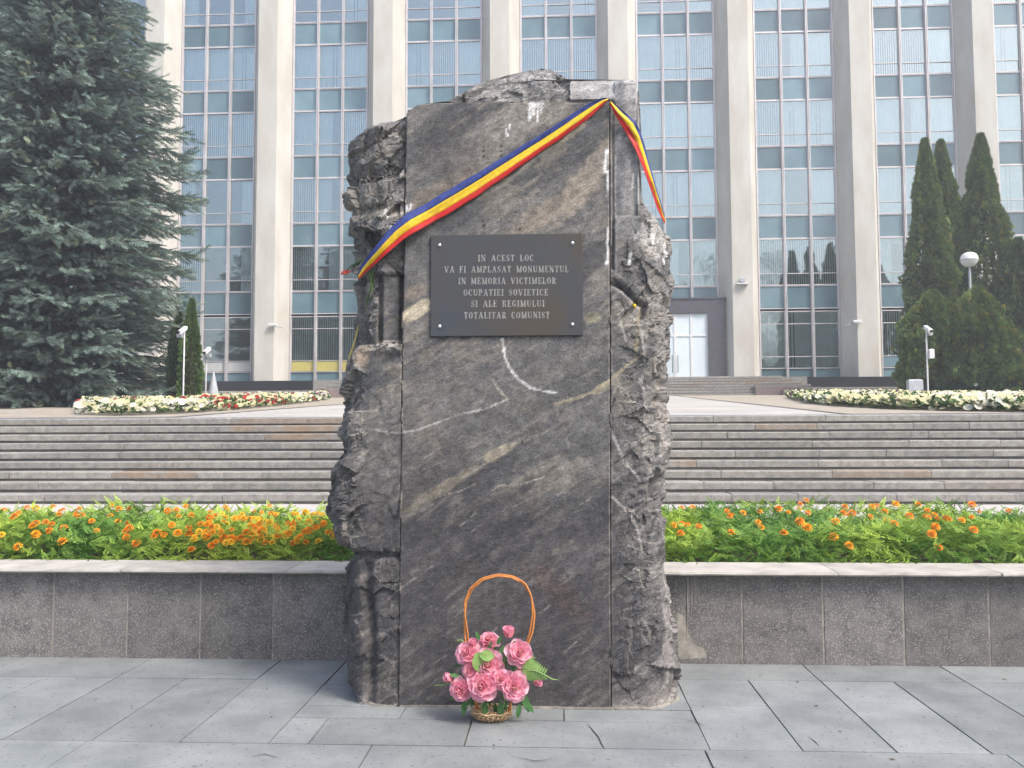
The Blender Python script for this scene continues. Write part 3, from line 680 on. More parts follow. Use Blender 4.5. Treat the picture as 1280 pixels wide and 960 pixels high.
gx = np.linspace(-1.6, 1.2, 561); zz_ = np.linspace(2.0, ZT, 900); Lz = np.array([fSL(z) for z in zz_]); Rz = np.array([fSR(z) for z in zz_])
Tx = np.array([zz_[(Lz <= x+.004) & (Rz >= x-.004)].max() if ((Lz <= x+.004) & (Rz >= x-.004)).any() else 2.0 for x in gx])
hT = np.interp(V[:, 0], gx, Tx)-V[:, 2]; rr_ = np.where(qx > 712, .012, np.where((qx > 508) & (qx < 556), .014, np.where(qx < 508, .09, .07))); uu = np.clip(1-hT/rr_, 0, 1)
D = np.where((hT < rr_) & (rr_ > .02) & (V[:, 2] > 2.3), D*(1-uu)-.05*uu, D)
V2 = V+Nf*D[:, None]
V2[:, 1] += np.where(V[:, 1] < YF+.22, rr_*(1-np.sqrt(1-np.minimum(uu, .995)**2)), 0)*(V[:, 2] > 2.3)
V2[:, 1] = np.minimum(V2[:, 1], 5.72)
i = np.arange(nr*nc).reshape(nr, nc); j = np.roll(i, -1, 1)
Fq = np.stack([i[:-1], j[:-1], j[1:], i[1:]], 2).reshape(-1, 4)
# -- colour of the stone (mineral bands, veins, lichen, droppings; relief shade and highlights painted in)
st = np.stack([rot[:, 0]*1.0, V[:, 1], rot[:, 2]*1.0], 1)
ang = np.stack([V[:, 0]*.84+V[:, 2]*.54, V[:, 1]*.8, -V[:, 0]*.54+V[:, 2]*.84], 1)
wv = fbm(V*2.2, 3, 40)
band = fbm((ang+wv[:, None]*.10)*np.array([.9, 2, 7.]), 5, 50); fine = fbm((ang+wv[:, None]*.05)*np.array([6, 12, 44.]), 4, 60)
blot = fbm(V*5.5, 4, 70); grit = fbm(V*60, 2, 80)
mixc = lambda A, Bc, t: A*(1-t[:, None])+np.array(Bc)*t[:, None]
C = np.tile(np.array([.135, .132, .128]), (len(V), 1))
C = mixc(C, (.19, .18, .162), sstep(.02, .30, band)*.65)
C = mixc(C, (.078, .078, .079), sstep(.0, -.30, band)*.75)
C = mixc(C, (.26, .225, .17), sstep(.12, .34, blot+.5*fine)*.45)
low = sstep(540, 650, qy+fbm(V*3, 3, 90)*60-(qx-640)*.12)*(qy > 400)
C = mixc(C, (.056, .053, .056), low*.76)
midz = np.exp(-((qy-505)/70)**2)*np.exp(-((qx-620)/130)**2); C = mixc(C, (.135, .13, .122), midz*.6)
fs = sstep(.10, .30, fine)*sstep(-.1, .25, blot); C = mixc(C, (.30, .28, .25), fs*(.30-.06*low))
def blob(cx, cy, rx_, ry, a=0, s=0, jag=.5):
    c, s_ = math.cos(a), math.sin(a); u = ((qx-cx)*c+(qy-cy)*s_)/rx_; v = (-(qx-cx)*s_+(qy-cy)*c)/ry
    return sstep(1.15, .75, np.sqrt(u*u+v*v)+jag*fbm(V*14, 3, 100+s))
A_ = -.55
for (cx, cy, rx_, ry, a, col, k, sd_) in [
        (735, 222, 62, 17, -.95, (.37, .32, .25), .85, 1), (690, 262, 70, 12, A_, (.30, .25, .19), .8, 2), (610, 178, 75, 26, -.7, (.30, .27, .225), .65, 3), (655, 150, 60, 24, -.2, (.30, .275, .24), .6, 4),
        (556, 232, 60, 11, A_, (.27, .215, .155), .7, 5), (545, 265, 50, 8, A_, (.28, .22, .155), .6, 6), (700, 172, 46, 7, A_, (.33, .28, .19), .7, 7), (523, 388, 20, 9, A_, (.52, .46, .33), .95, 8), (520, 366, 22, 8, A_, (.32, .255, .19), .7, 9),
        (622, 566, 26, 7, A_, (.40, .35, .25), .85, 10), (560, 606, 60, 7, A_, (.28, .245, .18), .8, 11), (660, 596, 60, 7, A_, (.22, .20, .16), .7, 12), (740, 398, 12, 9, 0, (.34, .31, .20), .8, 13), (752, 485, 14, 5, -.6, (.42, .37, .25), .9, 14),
        (700, 742, 66, 15, .75, (.10, .055, .045), .42, 15), (475, 430, 30, 5, -.1, (.46, .42, .37), .85, 16), (452, 445, 12, 12, 0, (.38, .30, .21), .8, 17), (470, 265, 22, 12, 0, (.16, .15, .09), .6, 18), (560, 190, 40, 45, -.7, (.085, .08, .078), .7, 19),  # dark red diagonal: rust, with some lens flare painted in
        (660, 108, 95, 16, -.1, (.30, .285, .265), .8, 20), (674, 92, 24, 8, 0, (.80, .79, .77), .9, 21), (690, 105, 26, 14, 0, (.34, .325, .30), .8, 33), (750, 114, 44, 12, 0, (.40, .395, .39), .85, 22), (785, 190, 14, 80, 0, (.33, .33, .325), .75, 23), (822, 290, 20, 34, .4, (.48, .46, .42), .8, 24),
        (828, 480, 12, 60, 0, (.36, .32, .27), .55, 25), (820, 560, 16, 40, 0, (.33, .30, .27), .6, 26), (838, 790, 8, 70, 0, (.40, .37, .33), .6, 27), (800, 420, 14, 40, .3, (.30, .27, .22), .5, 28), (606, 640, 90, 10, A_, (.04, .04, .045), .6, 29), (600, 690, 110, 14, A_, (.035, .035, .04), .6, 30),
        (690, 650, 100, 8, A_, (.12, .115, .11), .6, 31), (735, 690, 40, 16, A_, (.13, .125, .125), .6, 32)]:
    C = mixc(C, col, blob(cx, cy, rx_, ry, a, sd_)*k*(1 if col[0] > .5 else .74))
def vein(pts, wd, col, k=1., br=0.):
    global C
    d = pl_dist(pts)+fbm(V*30, 2, 7)*wd*.8; m = sstep(wd*1.25, wd*.55, d)*k
    if br: m = m*sstep(-br, .15, fbm(V*22, 2, 8)+.2)
    C = mixc(C, col, m)
PRF = V[:, 1] < YF+.26
vein([(628, 424), (631, 446), (637, 460), (648, 474), (664, 485), (680, 489), (694, 491)], 1.5, (.62, .61, .58))
vein([(468, 537), (482, 540), (500, 541), (520, 538), (545, 529), (575, 518), (605, 512), (632, 500)], 1.1, (.42, .40, .37), .9, .2)
vein([(616, 474), (624, 488), (634, 499)], 1.2, (.44, .41, .33)); vein([(694, 505), (720, 498), (745, 488), (768, 470), (790, 452), (806, 440)], 2.0, (.38, .33, .22), .8, .1)
vein([(620, 607), (650, 606), (680, 596)], .9, (.36, .33, .28), .8); vein([(550, 620), (575, 614), (596, 604)], .9, (.3, .27, .22), .7); vein([(694, 510), (706, 538), (712, 562)], .8, (.26, .24, .2), .7)
vein([(540, 708), (520, 722), (500, 736), (478, 756)], 1.2, (.3, .26, .24), .7, .1)
for pts in ([(763, 345), (770, 358), (786, 372), (800, 386), (815, 384), (826, 376)], [(773, 392), (778, 410), (783, 428)], [(790, 395), (800, 408), (804, 430), (806, 450)], [(800, 470), (806, 500), (805, 540)], [(764, 620), (785, 640), (797, 660), (803, 690)], [(764, 540), (780, 575), (800, 600)], [(812, 350), (830, 365), (822, 385)]):
    vein(pts, 1.7, (.45, .42, .38), .75, .25)
vein([(801, 386), (797, 405), (795, 440)], 2.5, (.40, .34, .2), .6, .2)
for k in range(46):                                     # short pale scratches on the right rock and the lower face
    x = random.uniform(766, 838); y = random.uniform(380, 880); l = random.uniform(5, 20); a = random.choice([-.9, -.6, .5, .9])+random.uniform(-.3, .3)
    if k % 3 == 0: x = random.uniform(520, 760); y = random.uniform(560, 850); a = -.6+random.uniform(-.15, .15); l *= 1.5
    vein([(x, y), (x+l*math.cos(a), y+l*math.sin(a))], .8, (.40, .37, .33), .5, .1)
for (x, y0, y1, wd) in ((663, 124, 150, 2.2), (668, 124, 142, 2.6), (673, 126, 152, 1.4), (678, 126, 140, 1.2), (633, 162, 175, 1.2), (637, 157, 170, 1.0), (758, 188, 214, 2.1), (760, 214, 245, 1.1), (760, 285, 330, 1.4), (792, 216, 234, 1.8), (819, 290, 306, 2.2), (834, 300, 325, 1.8), (788, 318, 330, 1.6), (484, 262, 270, 2), (508, 258, 268, 1.6), (490, 285, 292, 1.4), (473, 298, 306, 1.6), (514, 255, 262, 1.4)):
    vein([(x, y0), (x-.8, (y0+y1)/2), (x-1.6, y1)], wd, (.80, .79, .76), .95)
vein([(478, 276), (488, 271), (500, 268), (512, 262)], 1.8, (.62, .61, .58), .8, .15)
for (x, y) in ((605, 184), (604, 189), (604, 196), (627, 183), (626, 189), (626, 195), (604, 276), (605, 282), (626, 277), (650, 287), (652, 553)):
    C = mixc(C, (.012, .012, .012), sstep(2.0, 1.2, np.hypot(qx-x, qy-y)))
edge = np.exp(-((V[:, 0]-g1v)/.006)**2)+np.exp(-((V[:, 0]-g2v)/.006)**2)
grv = (qy > 128) & (V[:, 1] > YF+.012) & (np.minimum(np.abs(V[:, 0]-g1v), np.abs(V[:, 0]-g2v)) < .0032)
C = mixc(C, (.34, .31, .27), np.clip(edge, 0, 1)*(.35+.5*(vnoise(V*18, 4) > .1))*.7*(qy > 127)); C[grv] = (.03, .03, .03)
C = mixc(C, (.42, .38, .33), sstep(.10, .0, V[:, 2])*(~front | (V[:, 0] > g2v))*.45)
fr_ = front & (qx > 763) & (qy < 300) & (qx < 799)
C = mixc(C, (.27, .268, .26), fr_*.6); C = mixc(C, (.58, .575, .57), (V[:, 1] < YF+.06)*(qx > 712)*sstep(129, 114, qy)*(.45+.5*blot))
C = mixc(C, (.52, .51, .49), (V[:, 1] < YF+.1)*np.exp(-((qx-796.5)/1.8)**2)*(qy < 255)*.8)  # outer frame edge lightened, a highlight put into the colour
C = mixc(C, (.10, .10, .10), chan*.75); C = mixc(C, (.45, .43, .40), front*np.exp(-((qx-769.5)/1.0)**2)*(qy > 128)*(qy < 330)*.7)  # channel darkened and its lip lightened: painted shade and highlight
C = mixc(C, (.60, .59, .58), (V[:, 1] < YF+.1)*np.exp(-((qy-101)/2.)**2)*(qx > 712)*.7); C = mixc(C, (.06, .055, .05), front*np.exp(-((qy-127.5)/1.2)**2)*(qx > 520)*(qx < 764)*.75)  # painted highlight on the top edge, painted shade line under the crown
C *= (1+.35*grit)[:, None]; C *= (1+.22*np.clip((f2+f3*.6)*W, -1, 1))[:, None]  # grit, then relief shading in the colour: raised facets lighter, hollows darker
eg = np.maximum(np.exp(-(e1/.05)**2), .7*np.exp(-(e2/.06)**2))*np.clip(W*1.3, 0, 1)*(W > .15)*sstep(-.15, .2, fbm(V*7, 3, 510))  # facet edges to be paled: part painted highlight, part cream vein
C = mixc(C, (.38, .355, .32), eg*.45)
rk = np.clip((W-.2)*1.2, 0, 1)*(qx > 768); C = mixc(C, (.27, .255, .235), rk*sstep(-.3, .25, blot+.6*fine)*.62); C = mixc(C, (.36, .35, .335), (qy < 126)*(W > .2)*sstep(-.35, .15, blot+.5*fine)*.7)
rl = np.clip((W-.3), 0, 1)*(qx < 505)*(qy < 430); C = mixc(C, (.25, .24, .225), rl*sstep(-.3, .2, blot+.5*fine)*.7)
C = np.clip(C*np.array([.99, 1.0, 1.02])*1.04, .01, .9)
# close the top
ctr = V2[i[-1]].mean(0)
Vt = np.vstack([V2, ctr[None]]); Ct = np.vstack([C, C[i[-1]].mean(0)[None]])
capf = np.stack([i[-1], j[-1], np.full(nc, len(V2)), np.full(nc, len(V2))], 1)
org = np.array([-.35, 5.25, 0])
me = bpy.data.meshes.new('tmp')
def mesh_mixed(name, V, quads, tris, mtl, col):
    me = bpy.data.meshes.new(name); nv = len(V); nq, ntr = len(quads), len(tris)
    me.vertices.add(nv); me.vertices.foreach_set('co', np.ascontiguousarray(V, dtype=np.float32).ravel())
    me.loops.add(nq*4+ntr*3); me.loops.foreach_set('vertex_index', np.concatenate([quads.ravel(), tris.ravel()]).astype(np.int32))
    me.polygons.add(nq+ntr); me.polygons.foreach_set('loop_start', np.concatenate([np.arange(nq)*4, nq*4+np.arange(ntr)*3]).astype(np.int32))
    me.polygons.foreach_set('use_smooth', np.ones(nq+ntr, dtype=bool)); me.update(calc_edges=True)
    a = me.color_attributes.new('Col', 'FLOAT_COLOR', 'POINT'); c = np.ones((nv, 4), dtype=np.float32); c[:, :3] = col; a.data.foreach_set('color', c.ravel())
    me.materials.append(mtl); return me
bpy.data.meshes.remove(me)
nq_ = Fq
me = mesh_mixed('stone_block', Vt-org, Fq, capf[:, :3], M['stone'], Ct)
fw = (W[Fq[:, 0]] < .2) & (hT[Fq[:, 0]] > .03); me.polygons.foreach_set('use_smooth', np.concatenate([fw, np.zeros(nc, bool)]))
stone = link('stone_block', me, mon)
bvh = BVHTree.FromPolygons([tuple(v) for v in V2], [tuple(q) for q in Fq.tolist()])
def surfY(px, py):
    d = Vector(ray(px, py)); h = bvh.ray_cast(Vector((0, 0, 1.5)), d); return h[0] if h[0] else None

base = V2[i[1]][:, :2]; cen = base.mean(0); n_ = len(base)
out = base+(base-cen)/np.linalg.norm(base-cen, axis=1, keepdims=True)*(.006+.030*np.clip(fbm(np.c_[base*6, np.zeros(n_)], 3, 601)+.12+.25*(base[:, :1].ravel() > .3), 0, 1))[:, None]
keep = list(range(0, n_, 2))
fb = MB(); fb.v = [(*out[q], .0015) for q in keep]+[(*(out[q]*.4+base[q]*.6), .012) for q in keep]+[(*(base[q]*.97+cen*.03), .020) for q in keep]; k_ = len(keep)
fb.f = [(a*k_+q, a*k_+(q+1) % k_, (a+1)*k_+(q+1) % k_, (a+1)*k_+q) for a in (0, 1) for q in range(k_)]; fb.mi = [0]*len(fb.f); fb.build('mortar_fillet', M['sand'], mon)

# -- plaque with raised letters
pc = [at(x, y, YF-.004) for x, y in ((538, 294), (728.5, 292.5), (728.5, 419), (539, 421.5))]
plq_c = sum(pc)/4
ux = (pc[1]-pc[0]+pc[2]-pc[3]); PW = np.linalg.norm(ux)/2; ux = ux/np.linalg.norm(ux); uz = np.array([-ux[2], 0, ux[0]]); PH = abs(((pc[0]+pc[1]-pc[2]-pc[3])/2) @ uz)
plq = empty('plaque', tuple(plq_c-np.array(parent_loc(mon)))); bpy.data.objects.remove(plq)
def pq(u, v, d=0.): return tuple(plq_c+ux*u+uz*v+np.array([0, -d, 0]))
b = MB(); c = .003; th = .013
outer = [(-PW/2, -PH/2), (PW/2, -PH/2), (PW/2, PH/2), (-PW/2, PH/2)]
b.v = [pq(u, v, -.002) for u, v in outer]+[pq(u, v, th-c) for u, v in outer]+[pq(u*(1-2*c/PW), v*(1-2*c/PH), th) for u, v in outer]
b.f = [(3, 2, 1, 0)]+[(q, (q+1) % 4, 4+(q+1) % 4, 4+q) for q in range(4)]+[(4+q, 4+(q+1) % 4, 8+(q+1) % 4, 8+q) for q in range(4)]+[(8, 9, 10, 11)]; b.mi = [0]*len(b.f)
plq = b.build('plaque', M['plaque'], mon)
for (x, y) in ((549.5, 306.5), (715.5, 304), (549.5, 408), (715.5, 405.5)):
    p = at(x, y, YF-.004-th)
    bb = MB().lathe((0, 0, 0), [(.0001, .010), (.006, .009), (.010, .005), (.0115, 0)], 14)
    bb.v = [(p[0]+v[0], p[1]-v[2], p[2]+v[1]) for v in bb.v]; bb.f = [tuple(reversed(q)) for q in bb.f]; bb.build('bolt', M['steel'], plq, smooth=True)
    bb = MB().lathe((0, 0, 0), [(.0118, .0006), (.0150, .0006)], 16); bb.v = [(p[0]+v[0], p[1]-v[2], p[2]+v[1]) for v in bb.v]; bb.f = [tuple(reversed(q)) for q in bb.f]
    bb.build('washer', M['dark_metal'], plq)
# serif letters drawn as strokes: (x0, y0, x1, y1, width); unit = letter height
T1, T0 = .17, .075
GL = {'I': (.34, [(.17, 0, .17, 1, T1), (0, .03, .34, .03, T0), (0, .97, .34, .97, T0)]),
      'N': (.72, [(.12, 0, .12, 1, T0), (.12, .98, .60, .02, T1), (.60, 0, .60, 1, T0), (0, .03, .24, .03, T0), (0, .97, .2, .97, T0), (.48, .97, .72, .97, T0)]),
      'A': (.74, [(.10, .03, .36, 1, T0), (.36, 1, .62, .03, T1), (.2, .34, .52, .34, T0), (0, .03, .22, .03, T0), (.5, .03, .74, .03, T0)]),
      'C': (.60, [(.10, .2, .10, .8, T1), (.10, .8, .25, .97, T0*1.3), (.25, .97, .44, .95, T0), (.44, .95, .53, .7, T0*1.2), (.10, .2, .25, .03, T0*1.3), (.25, .03, .44, .05, T0), (.44, .05, .54, .28, T0)]),
      'E': (.58, [(.15, 0, .15, 1, T1), (0, .03, .52, .03, T0), (0, .97, .5, .97, T0), (.15, .51, .38, .51, T0), (.53, .03, .53, .26, T0), (.5, .97, .5, .78, T0), (.38, .4, .38, .62, T0)]),
      'S': (.52, [(.09, .62, .09, .84, T1*.8), (.09, .84, .25, .97, T0), (.25, .97, .44, .88, T0), (.45, .7, .45, .97, T0), (.1, .62, .42, .40, T1), (.42, .16, .42, .38, T1*.8), (.42, .16, .27, .03, T0), (.27, .03, .08, .12, T0), (.06, .03, .06, .3, T0)]),
      'T': (.62, [(.31, 0, .31, 1, T1), (.05, .97, .57, .97, T0), (.05, .97, .05, .74, T0), (.57, .97, .57, .74, T0), (.17, .03, .45, .03, T0)]),
      'L': (.56, [(.15, 0, .15, 1, T1), (0, .03, .5, .03, T0), (0, .97, .3, .97, T0), (.51, .03, .51, .3, T0)]),
      'O': (.66, [(.11, .22, .11, .78, T1), (.55, .22, .55, .78, T1), (.11, .78, .33, .97, T0*1.3), (.33, .97, .55, .78, T0*1.3), (.11, .22, .33, .03, T0*1.3), (.33, .03, .55, .22, T0*1.3)]),
      'V': (.72, [(.1, .97, .36, 0, T1), (.36, 0, .62, .97, T0), (0, .97, .22, .97, T0), (.5, .97, .72, .97, T0)]),
      'F': (.54, [(.15, 0, .15, 1, T1), (0, .03, .3, .03, T0), (0, .97, .5, .97, T0), (.15, .51, .38, .51, T0), (.5, .97, .5, .76, T0), (.38, .4, .38, .62, T0)]),
      'M': (.88, [(.12, 0, .12, 1, T0), (.14, .98, .43, .02, T1), (.43, .02, .72, .98, T0), (.74, 0, .74, 1, T1), (0, .03, .24, .03, T0), (.62, .03, .88, .03, T0), (0, .97, .16, .97, T0), (.72, .97, .88, .97, T0)]),
      'P': (.58, [(.15, 0, .15, 1, T1), (0, .03, .3, .03, T0), (0, .97, .38, .97, T0), (.15, .47, .38, .47, T0), (.47, .56, .47, .88, T1*.9), (.38, .97, .47, .86, T0), (.38, .47, .47, .58, T0)]),
      'U': (.70, [(.15, .2, .15, 1, T1), (.58, .2, .58, 1, T0), (.15, .22, .34, .03, T0*1.3), (.34, .03, .58, .22, T0*1.3), (0, .97, .3, .97, T0), (.46, .97, .70, .97, T0)]),
      'R': (.66, [(.15, 0, .15, 1, T1), (0, .03, .3, .03, T0), (0, .97, .38, .97, T0), (.15, .5, .38, .5, T0), (.47, .6, .47, .88, T1*.9), (.38, .97, .47, .86, T0), (.36, .5, .55, .03, T1*.9), (.5, .03, .66, .03, T0)]),
      'G': (.64, [(.10, .2, .10, .8, T1), (.10, .8, .25, .97, T0*1.3), (.25, .97, .44, .95, T0), (.44, .95, .53, .7, T0*1.2), (.10, .2, .25, .03, T0*1.3), (.25, .03, .5, .1, T0), (.5, .05, .5, .42, T1*.9), (.38, .42, .64, .42, T0)])}
lines = [('IN ACEST LOC', 597.5, 667, 322.5), ('VA FI AMPLASAT MONUMENTUL', 555.5, 710.5, 336.5), ('IN MEMORIA VICTIMELOR', 573, 695, 351), ('OCUPATIEI SOVIETICE', 579.5, 685, 365.5), ('SI ALE REGIMULUI', 589, 680.5, 379.5), ('TOTALITAR COMUNIST', 580, 687, 394)]
HL = 8.2/F*YF
for txt, xa_, xb_, yc in lines:
    ws = [(.55 if ch == ' ' else GL[ch][0])+.17 for ch in txt]; tot = sum(ws)-.17
    p0 = at(xa_, yc+.3, YF-.004-th); p1 = at(xb_, yc-.2, YF-.004-th); L_ = np.linalg.norm(p1-p0); sx = L_/tot; dx = (p1-p0)/L_; dz = np.array([-dx[2], 0, dx[0]])
    b = MB(); x = 0
    for ch, wd in zip(txt, ws):
        if ch != ' ':
            for k, (a0, b0, a1, b1, t) in enumerate(GL[ch][1]):
                A = np.array([(x+a0)*sx, (b0-.5)*HL]); Bv = np.array([(x+a1)*sx, (b1-.5)*HL]); dd = Bv-A; dd = dd/np.linalg.norm(dd); nn = np.array([-dd[1], dd[0]])*t*HL*.56
                d_ = .0014+.00012*k
                q = [A-nn, Bv-nn, Bv+nn, A+nn]; n = len(b.v)
                for e in (0, d_):
                    for u in q: b.v.append(tuple(p0+dx*u[0]+dz*u[1]+np.array([0, -e-.0002, 0])))
                b.f += [(n+4, n+5, n+6, n+7)]+[(n+m, n+(m+1) % 4, n+4+(m+1) % 4, n+4+m) for m in range(4)]; b.mi += [0]*5
        x += wd
    tag(b.build('lettering_line', M['letter'], plq), kind='stuff')

# ------------------------------------------------------------------ tricolour ribbon over the stone
rib = tag(empty('tricolour_ribbon', tuple(at(760, 124, YF-.03))), 'blue, yellow and red satin ribbon stretched across the top of the memorial stone', 'ribbon')
top1 = [(447, 343), (452, 331), (464, 314), (478, 297), (492, 281), (507, 268), (540, 250), (585, 223), (640, 190), (690, 159), (735, 129.5), (752, 122.5), (759, 122.5)]
bot1 = [(447.5, 350), (458, 340), (474, 326), (490, 311), (503, 300), (516, 292), (552, 272), (597, 245), (650, 208), (700, 174), (741, 144), (755, 130), (761, 125)]
def resample(pts, n):
    a = np.array(pts, float); s = np.r_[0, np.cumsum(np.linalg.norm(np.diff(a, axis=0), axis=1))]; u = np.linspace(0, s[-1], n); return np.stack([np.interp(u, s, a[:, q]) for q in range(a.shape[1])], 1)
NR = 120
ta, ba = resample(top1, NR), resample(bot1, NR)
ydep = np.full((NR, 7), np.nan)
for q in range(NR):
    for k in range(7):
        u = k/6; p = ta[q]*(1-u)+ba[q]*u; h = surfY(*p)
        if h is not None: ydep[q, k] = h.y
prof = np.nanmin(ydep, 1); prof = np.where(np.isnan(prof), np.nanmax(prof), prof); prof = np.minimum(prof, YF+.30)
prof[ta[:, 0] > 512] = YF-.004
pm = np.array([prof[max(0, q-5):q+6].min() for q in range(NR)]); pm = np.convolve(np.pad(pm, 4, 'edge'), np.ones(9)/9, 'valid')-.010
pm = np.minimum(pm, np.array([prof[max(0, q-1):q+2].min()-.006 for q in range(NR)]))
def stripe(name, m, ta, ba, dep, u0, u1, fold=None):
    n = len(ta); V_ = []; ks = 4
    for q in range(n):
        for k in range(ks+1):
            u = u0+(u1-u0)*k/ks; wv = .012*math.sin(q*.23)+.012*math.sin(q*.51+1); p = ta[q]*(1-u-wv*(1-2*u))+ba[q]*(u+wv*(1-2*u)); dd = dep[q] if np.ndim(dep[q]) == 0 else dep[q][0]*(1-u)+dep[q][1]*u
            rip = .004*math.sin(u*9+q*.05)+.0025*math.sin(q*.27+u*5)+.0025*math.sin(q*.83+u*11)*math.sin(q*.11)
            V_.append(at(p[0], p[1], dd+rip))
    V_ = np.array(V_)-np.array(parent_loc(rib)); i_ = np.arange(n*(ks+1)).reshape(n, ks+1)
    Q_ = np.stack([i_[:-1, :-1], i_[:-1, 1:], i_[1:, 1:], i_[1:, :-1]], 2).reshape(-1, 4)
    o = link(name, np_mesh(name, V_, Q_, M[m], smooth=True), rib)
    sm = o.modifiers.new('s', 'SOLIDIFY'); sm.thickness = .0008; sm.offset = 0; return o
for nm, m, u0, u1 in (('blue_stripe', 'blue', 0, .35), ('yellow_stripe', 'yellow', .35, .735), ('red_stripe', 'red', .735, 1)): stripe(nm, m, ta, ba, pm, u0, u1)
top2 = [(764, 125), (776, 136), (788, 146), (795, 152), (801, 166), (808, 190), (817, 222), (826, 252), (832, 274)]
bot2 = [(762, 130), (769, 144), (780, 162), (789, 177), (796, 190), (803, 208), (813, 236), (822, 262), (831, 280)]
dep2 = [(4.955, 4.955), (4.952, 4.955), (4.955, 4.958), (4.97, 4.958), (5.0, 4.965), (5.04, 5.0), (5.10, 5.08), (5.17, 5.15), (5.20, 5.20)]
t2, b2, d2 = resample(top2, 50), resample(bot2, 50), np.stack([np.interp(np.linspace(0, 8, 50), range(9), [d[q] for d in dep2]) for q in (0, 1)], 1)
for nm, m, u0, u1 in (('blue_stripe', 'blue', 0, .22), ('yellow_stripe', 'yellow', .22, .60), ('red_stripe', 'red', .60, 1)): stripe(nm, m, t2, b2, d2, u0, u1)

# ------------------------------------------------------------------ flowers tucked into the stone
def petal_mesh(L, Wd, cup, curl, col_in, col_out, name='petal', n=5, m=4, notch=.0):
    """petal growing from the origin along +Y, opening upward (+Z)"""
    V_ = []; C_ = []
    for a in range(n+1):
        t = a/n; wd = Wd*math.sin(PI*min(.98, .12+.72*t))**.7
        for q in range(m+1):
            s = (q/m-.5)*2; y = L*t*(1-.08*s*s*(t > .6))
            z = cup*(s*s)*wd*.8+curl*t*t*L+(random.uniform(-.05, .05)-.10*t)*(t > .75)*L
            V_.append((s*wd/2, y, z)); c = np.array(col_in)*(1-t)+np.array(col_out)*t; C_.append(c)
    i_ = np.arange((n+1)*(m+1)).reshape(n+1, m+1); Q_ = np.stack([i_[:-1, :-1], i_[:-1, 1:], i_[1:, 1:], i_[1:, :-1]], 2).reshape(-1, 4)
    return np_mesh(name, np.array(V_), Q_, M['petal'], np.array(C_), smooth=True)
PINK_I, PINK_O = (.93, .42, .45), (.96, .60, .72)
PM = [petal_mesh(1, 1.05, .35, .12, PINK_I, PINK_O), petal_mesh(1, 1.0, .45, .25, PINK_I, (.92, .46, .60)), petal_mesh(1, .9, .6, .4, (.85, .5, .35), (.92, .5, .6))]
CM = petal_mesh(1, .7, .9, .5, (.75, .6, .2), (.85, .6, .45))
RM = petal_mesh(1, 1.05, .4, .3, (.55, .02, .02), (.80, .30, .26))
def flower(name, p, r, nrm, parent, meshes, full=True, rings=None):
    """petals in rings round the axis nrm"""
    f = empty(name, (0, 0, 0)); f.parent = parent; f.location = Vector(p)-Vector(parent_loc(parent)); 
    z = Vector(nrm).normalized(); x = z.orthogonal().normalized(); y = z.cross(x); B = Matrix((x, y, z)).transposed()
    rings = rings or [(6, 1.0, 6, 0), (6, .86, 22, 1), (6, .70, 38, 0), (5, .54, 52, 1), (5, .38, 64, 2), (3, .22, 76, 3)]
    for k, (n, rr, tilt, mi) in enumerate(rings):
        ph = random.uniform(0, 6)
        for q in range(n):
            a = ph+2*PI*q/n+random.uniform(-.12, .12)
            R_ = B @ Matrix.Rotation(a, 3, 'Z') @ Matrix.Rotation(rad(tilt+random.uniform(-6, 6)), 3, 'X')
            s = r*rr*random.uniform(.93, 1.06)
            o = link('petal', meshes[min(mi, len(meshes)-1)], f); o.matrix_local = Matrix.Translation(z*(.010*k*r/.07)) @ R_.to_4x4() @ Matrix.Scale(s, 4)
    return f
ROSE = [PM[0], PM[1], PM[2], CM]
carn = tag(empty('carnation', tuple(at(450, 330, YF+.10))), 'small red carnation with white edges on a bent stem sticking out left of the ribbon', 'flower')
pA = at(433, 343, YF+.12)
MB().tube([at(462, 326, YF+.07), at(448, 333, YF+.09), at(440, 331, YF+.11), at(435, 336, YF+.12), pA+np.array([0, .01, 0])], .0028, 6).build('stem', M['leaf'], carn)
flower('blossom', pA, .034, (-.15, -.35, 1), carn, [RM], rings=[(7, 1, 2, 0), (7, .8, 22, 0), (6, .55, 45, 0)])
MB().tube([at(440, 332, YF+.10), at(450, 326, YF+.09), at(457, 325, YF+.08)], [.004, .006, .001], 5).build('leaf', M['leaf'], carn)
# pale green stems and twine hanging below the ribbon on the left
tw = tag(empty('hanging_stems', tuple(at(462, 345, YF+.03))), 'thin wilted green flower stems hanging below the left end of the ribbon', 'flower stems')
for pts in ([(466, 338), (464, 352), (466, 362), (461, 376), (457, 392)], [(462, 340), (464, 355), (459, 372), (456, 388)], [(468, 345), (466, 357), (463, 372)]):
    MB().tube([at(x, y, (surfY(x, y).y if surfY(x, y) else YF+.1)-.008) for x, y in pts], .003, 5).build('stem', M['leaf_pale'], tw)
tn = tag(empty('yellow_twine', tuple(at(448, 400, YF+.2))), 'thin yellow cord hanging free beside the left edge of the memorial stone', 'cord')
MB().tube([at(x, y, YF+.22) for x, y in ((450, 395), (447, 412), (445, 420), (442, 432), (436, 448), (433, 462))], [.004, .005, .004, .006, .004, .003], 5).build('cord', mat('yellow_cord', (.6, .5, .12), (.45, .4, .12), 40, .7), tn)
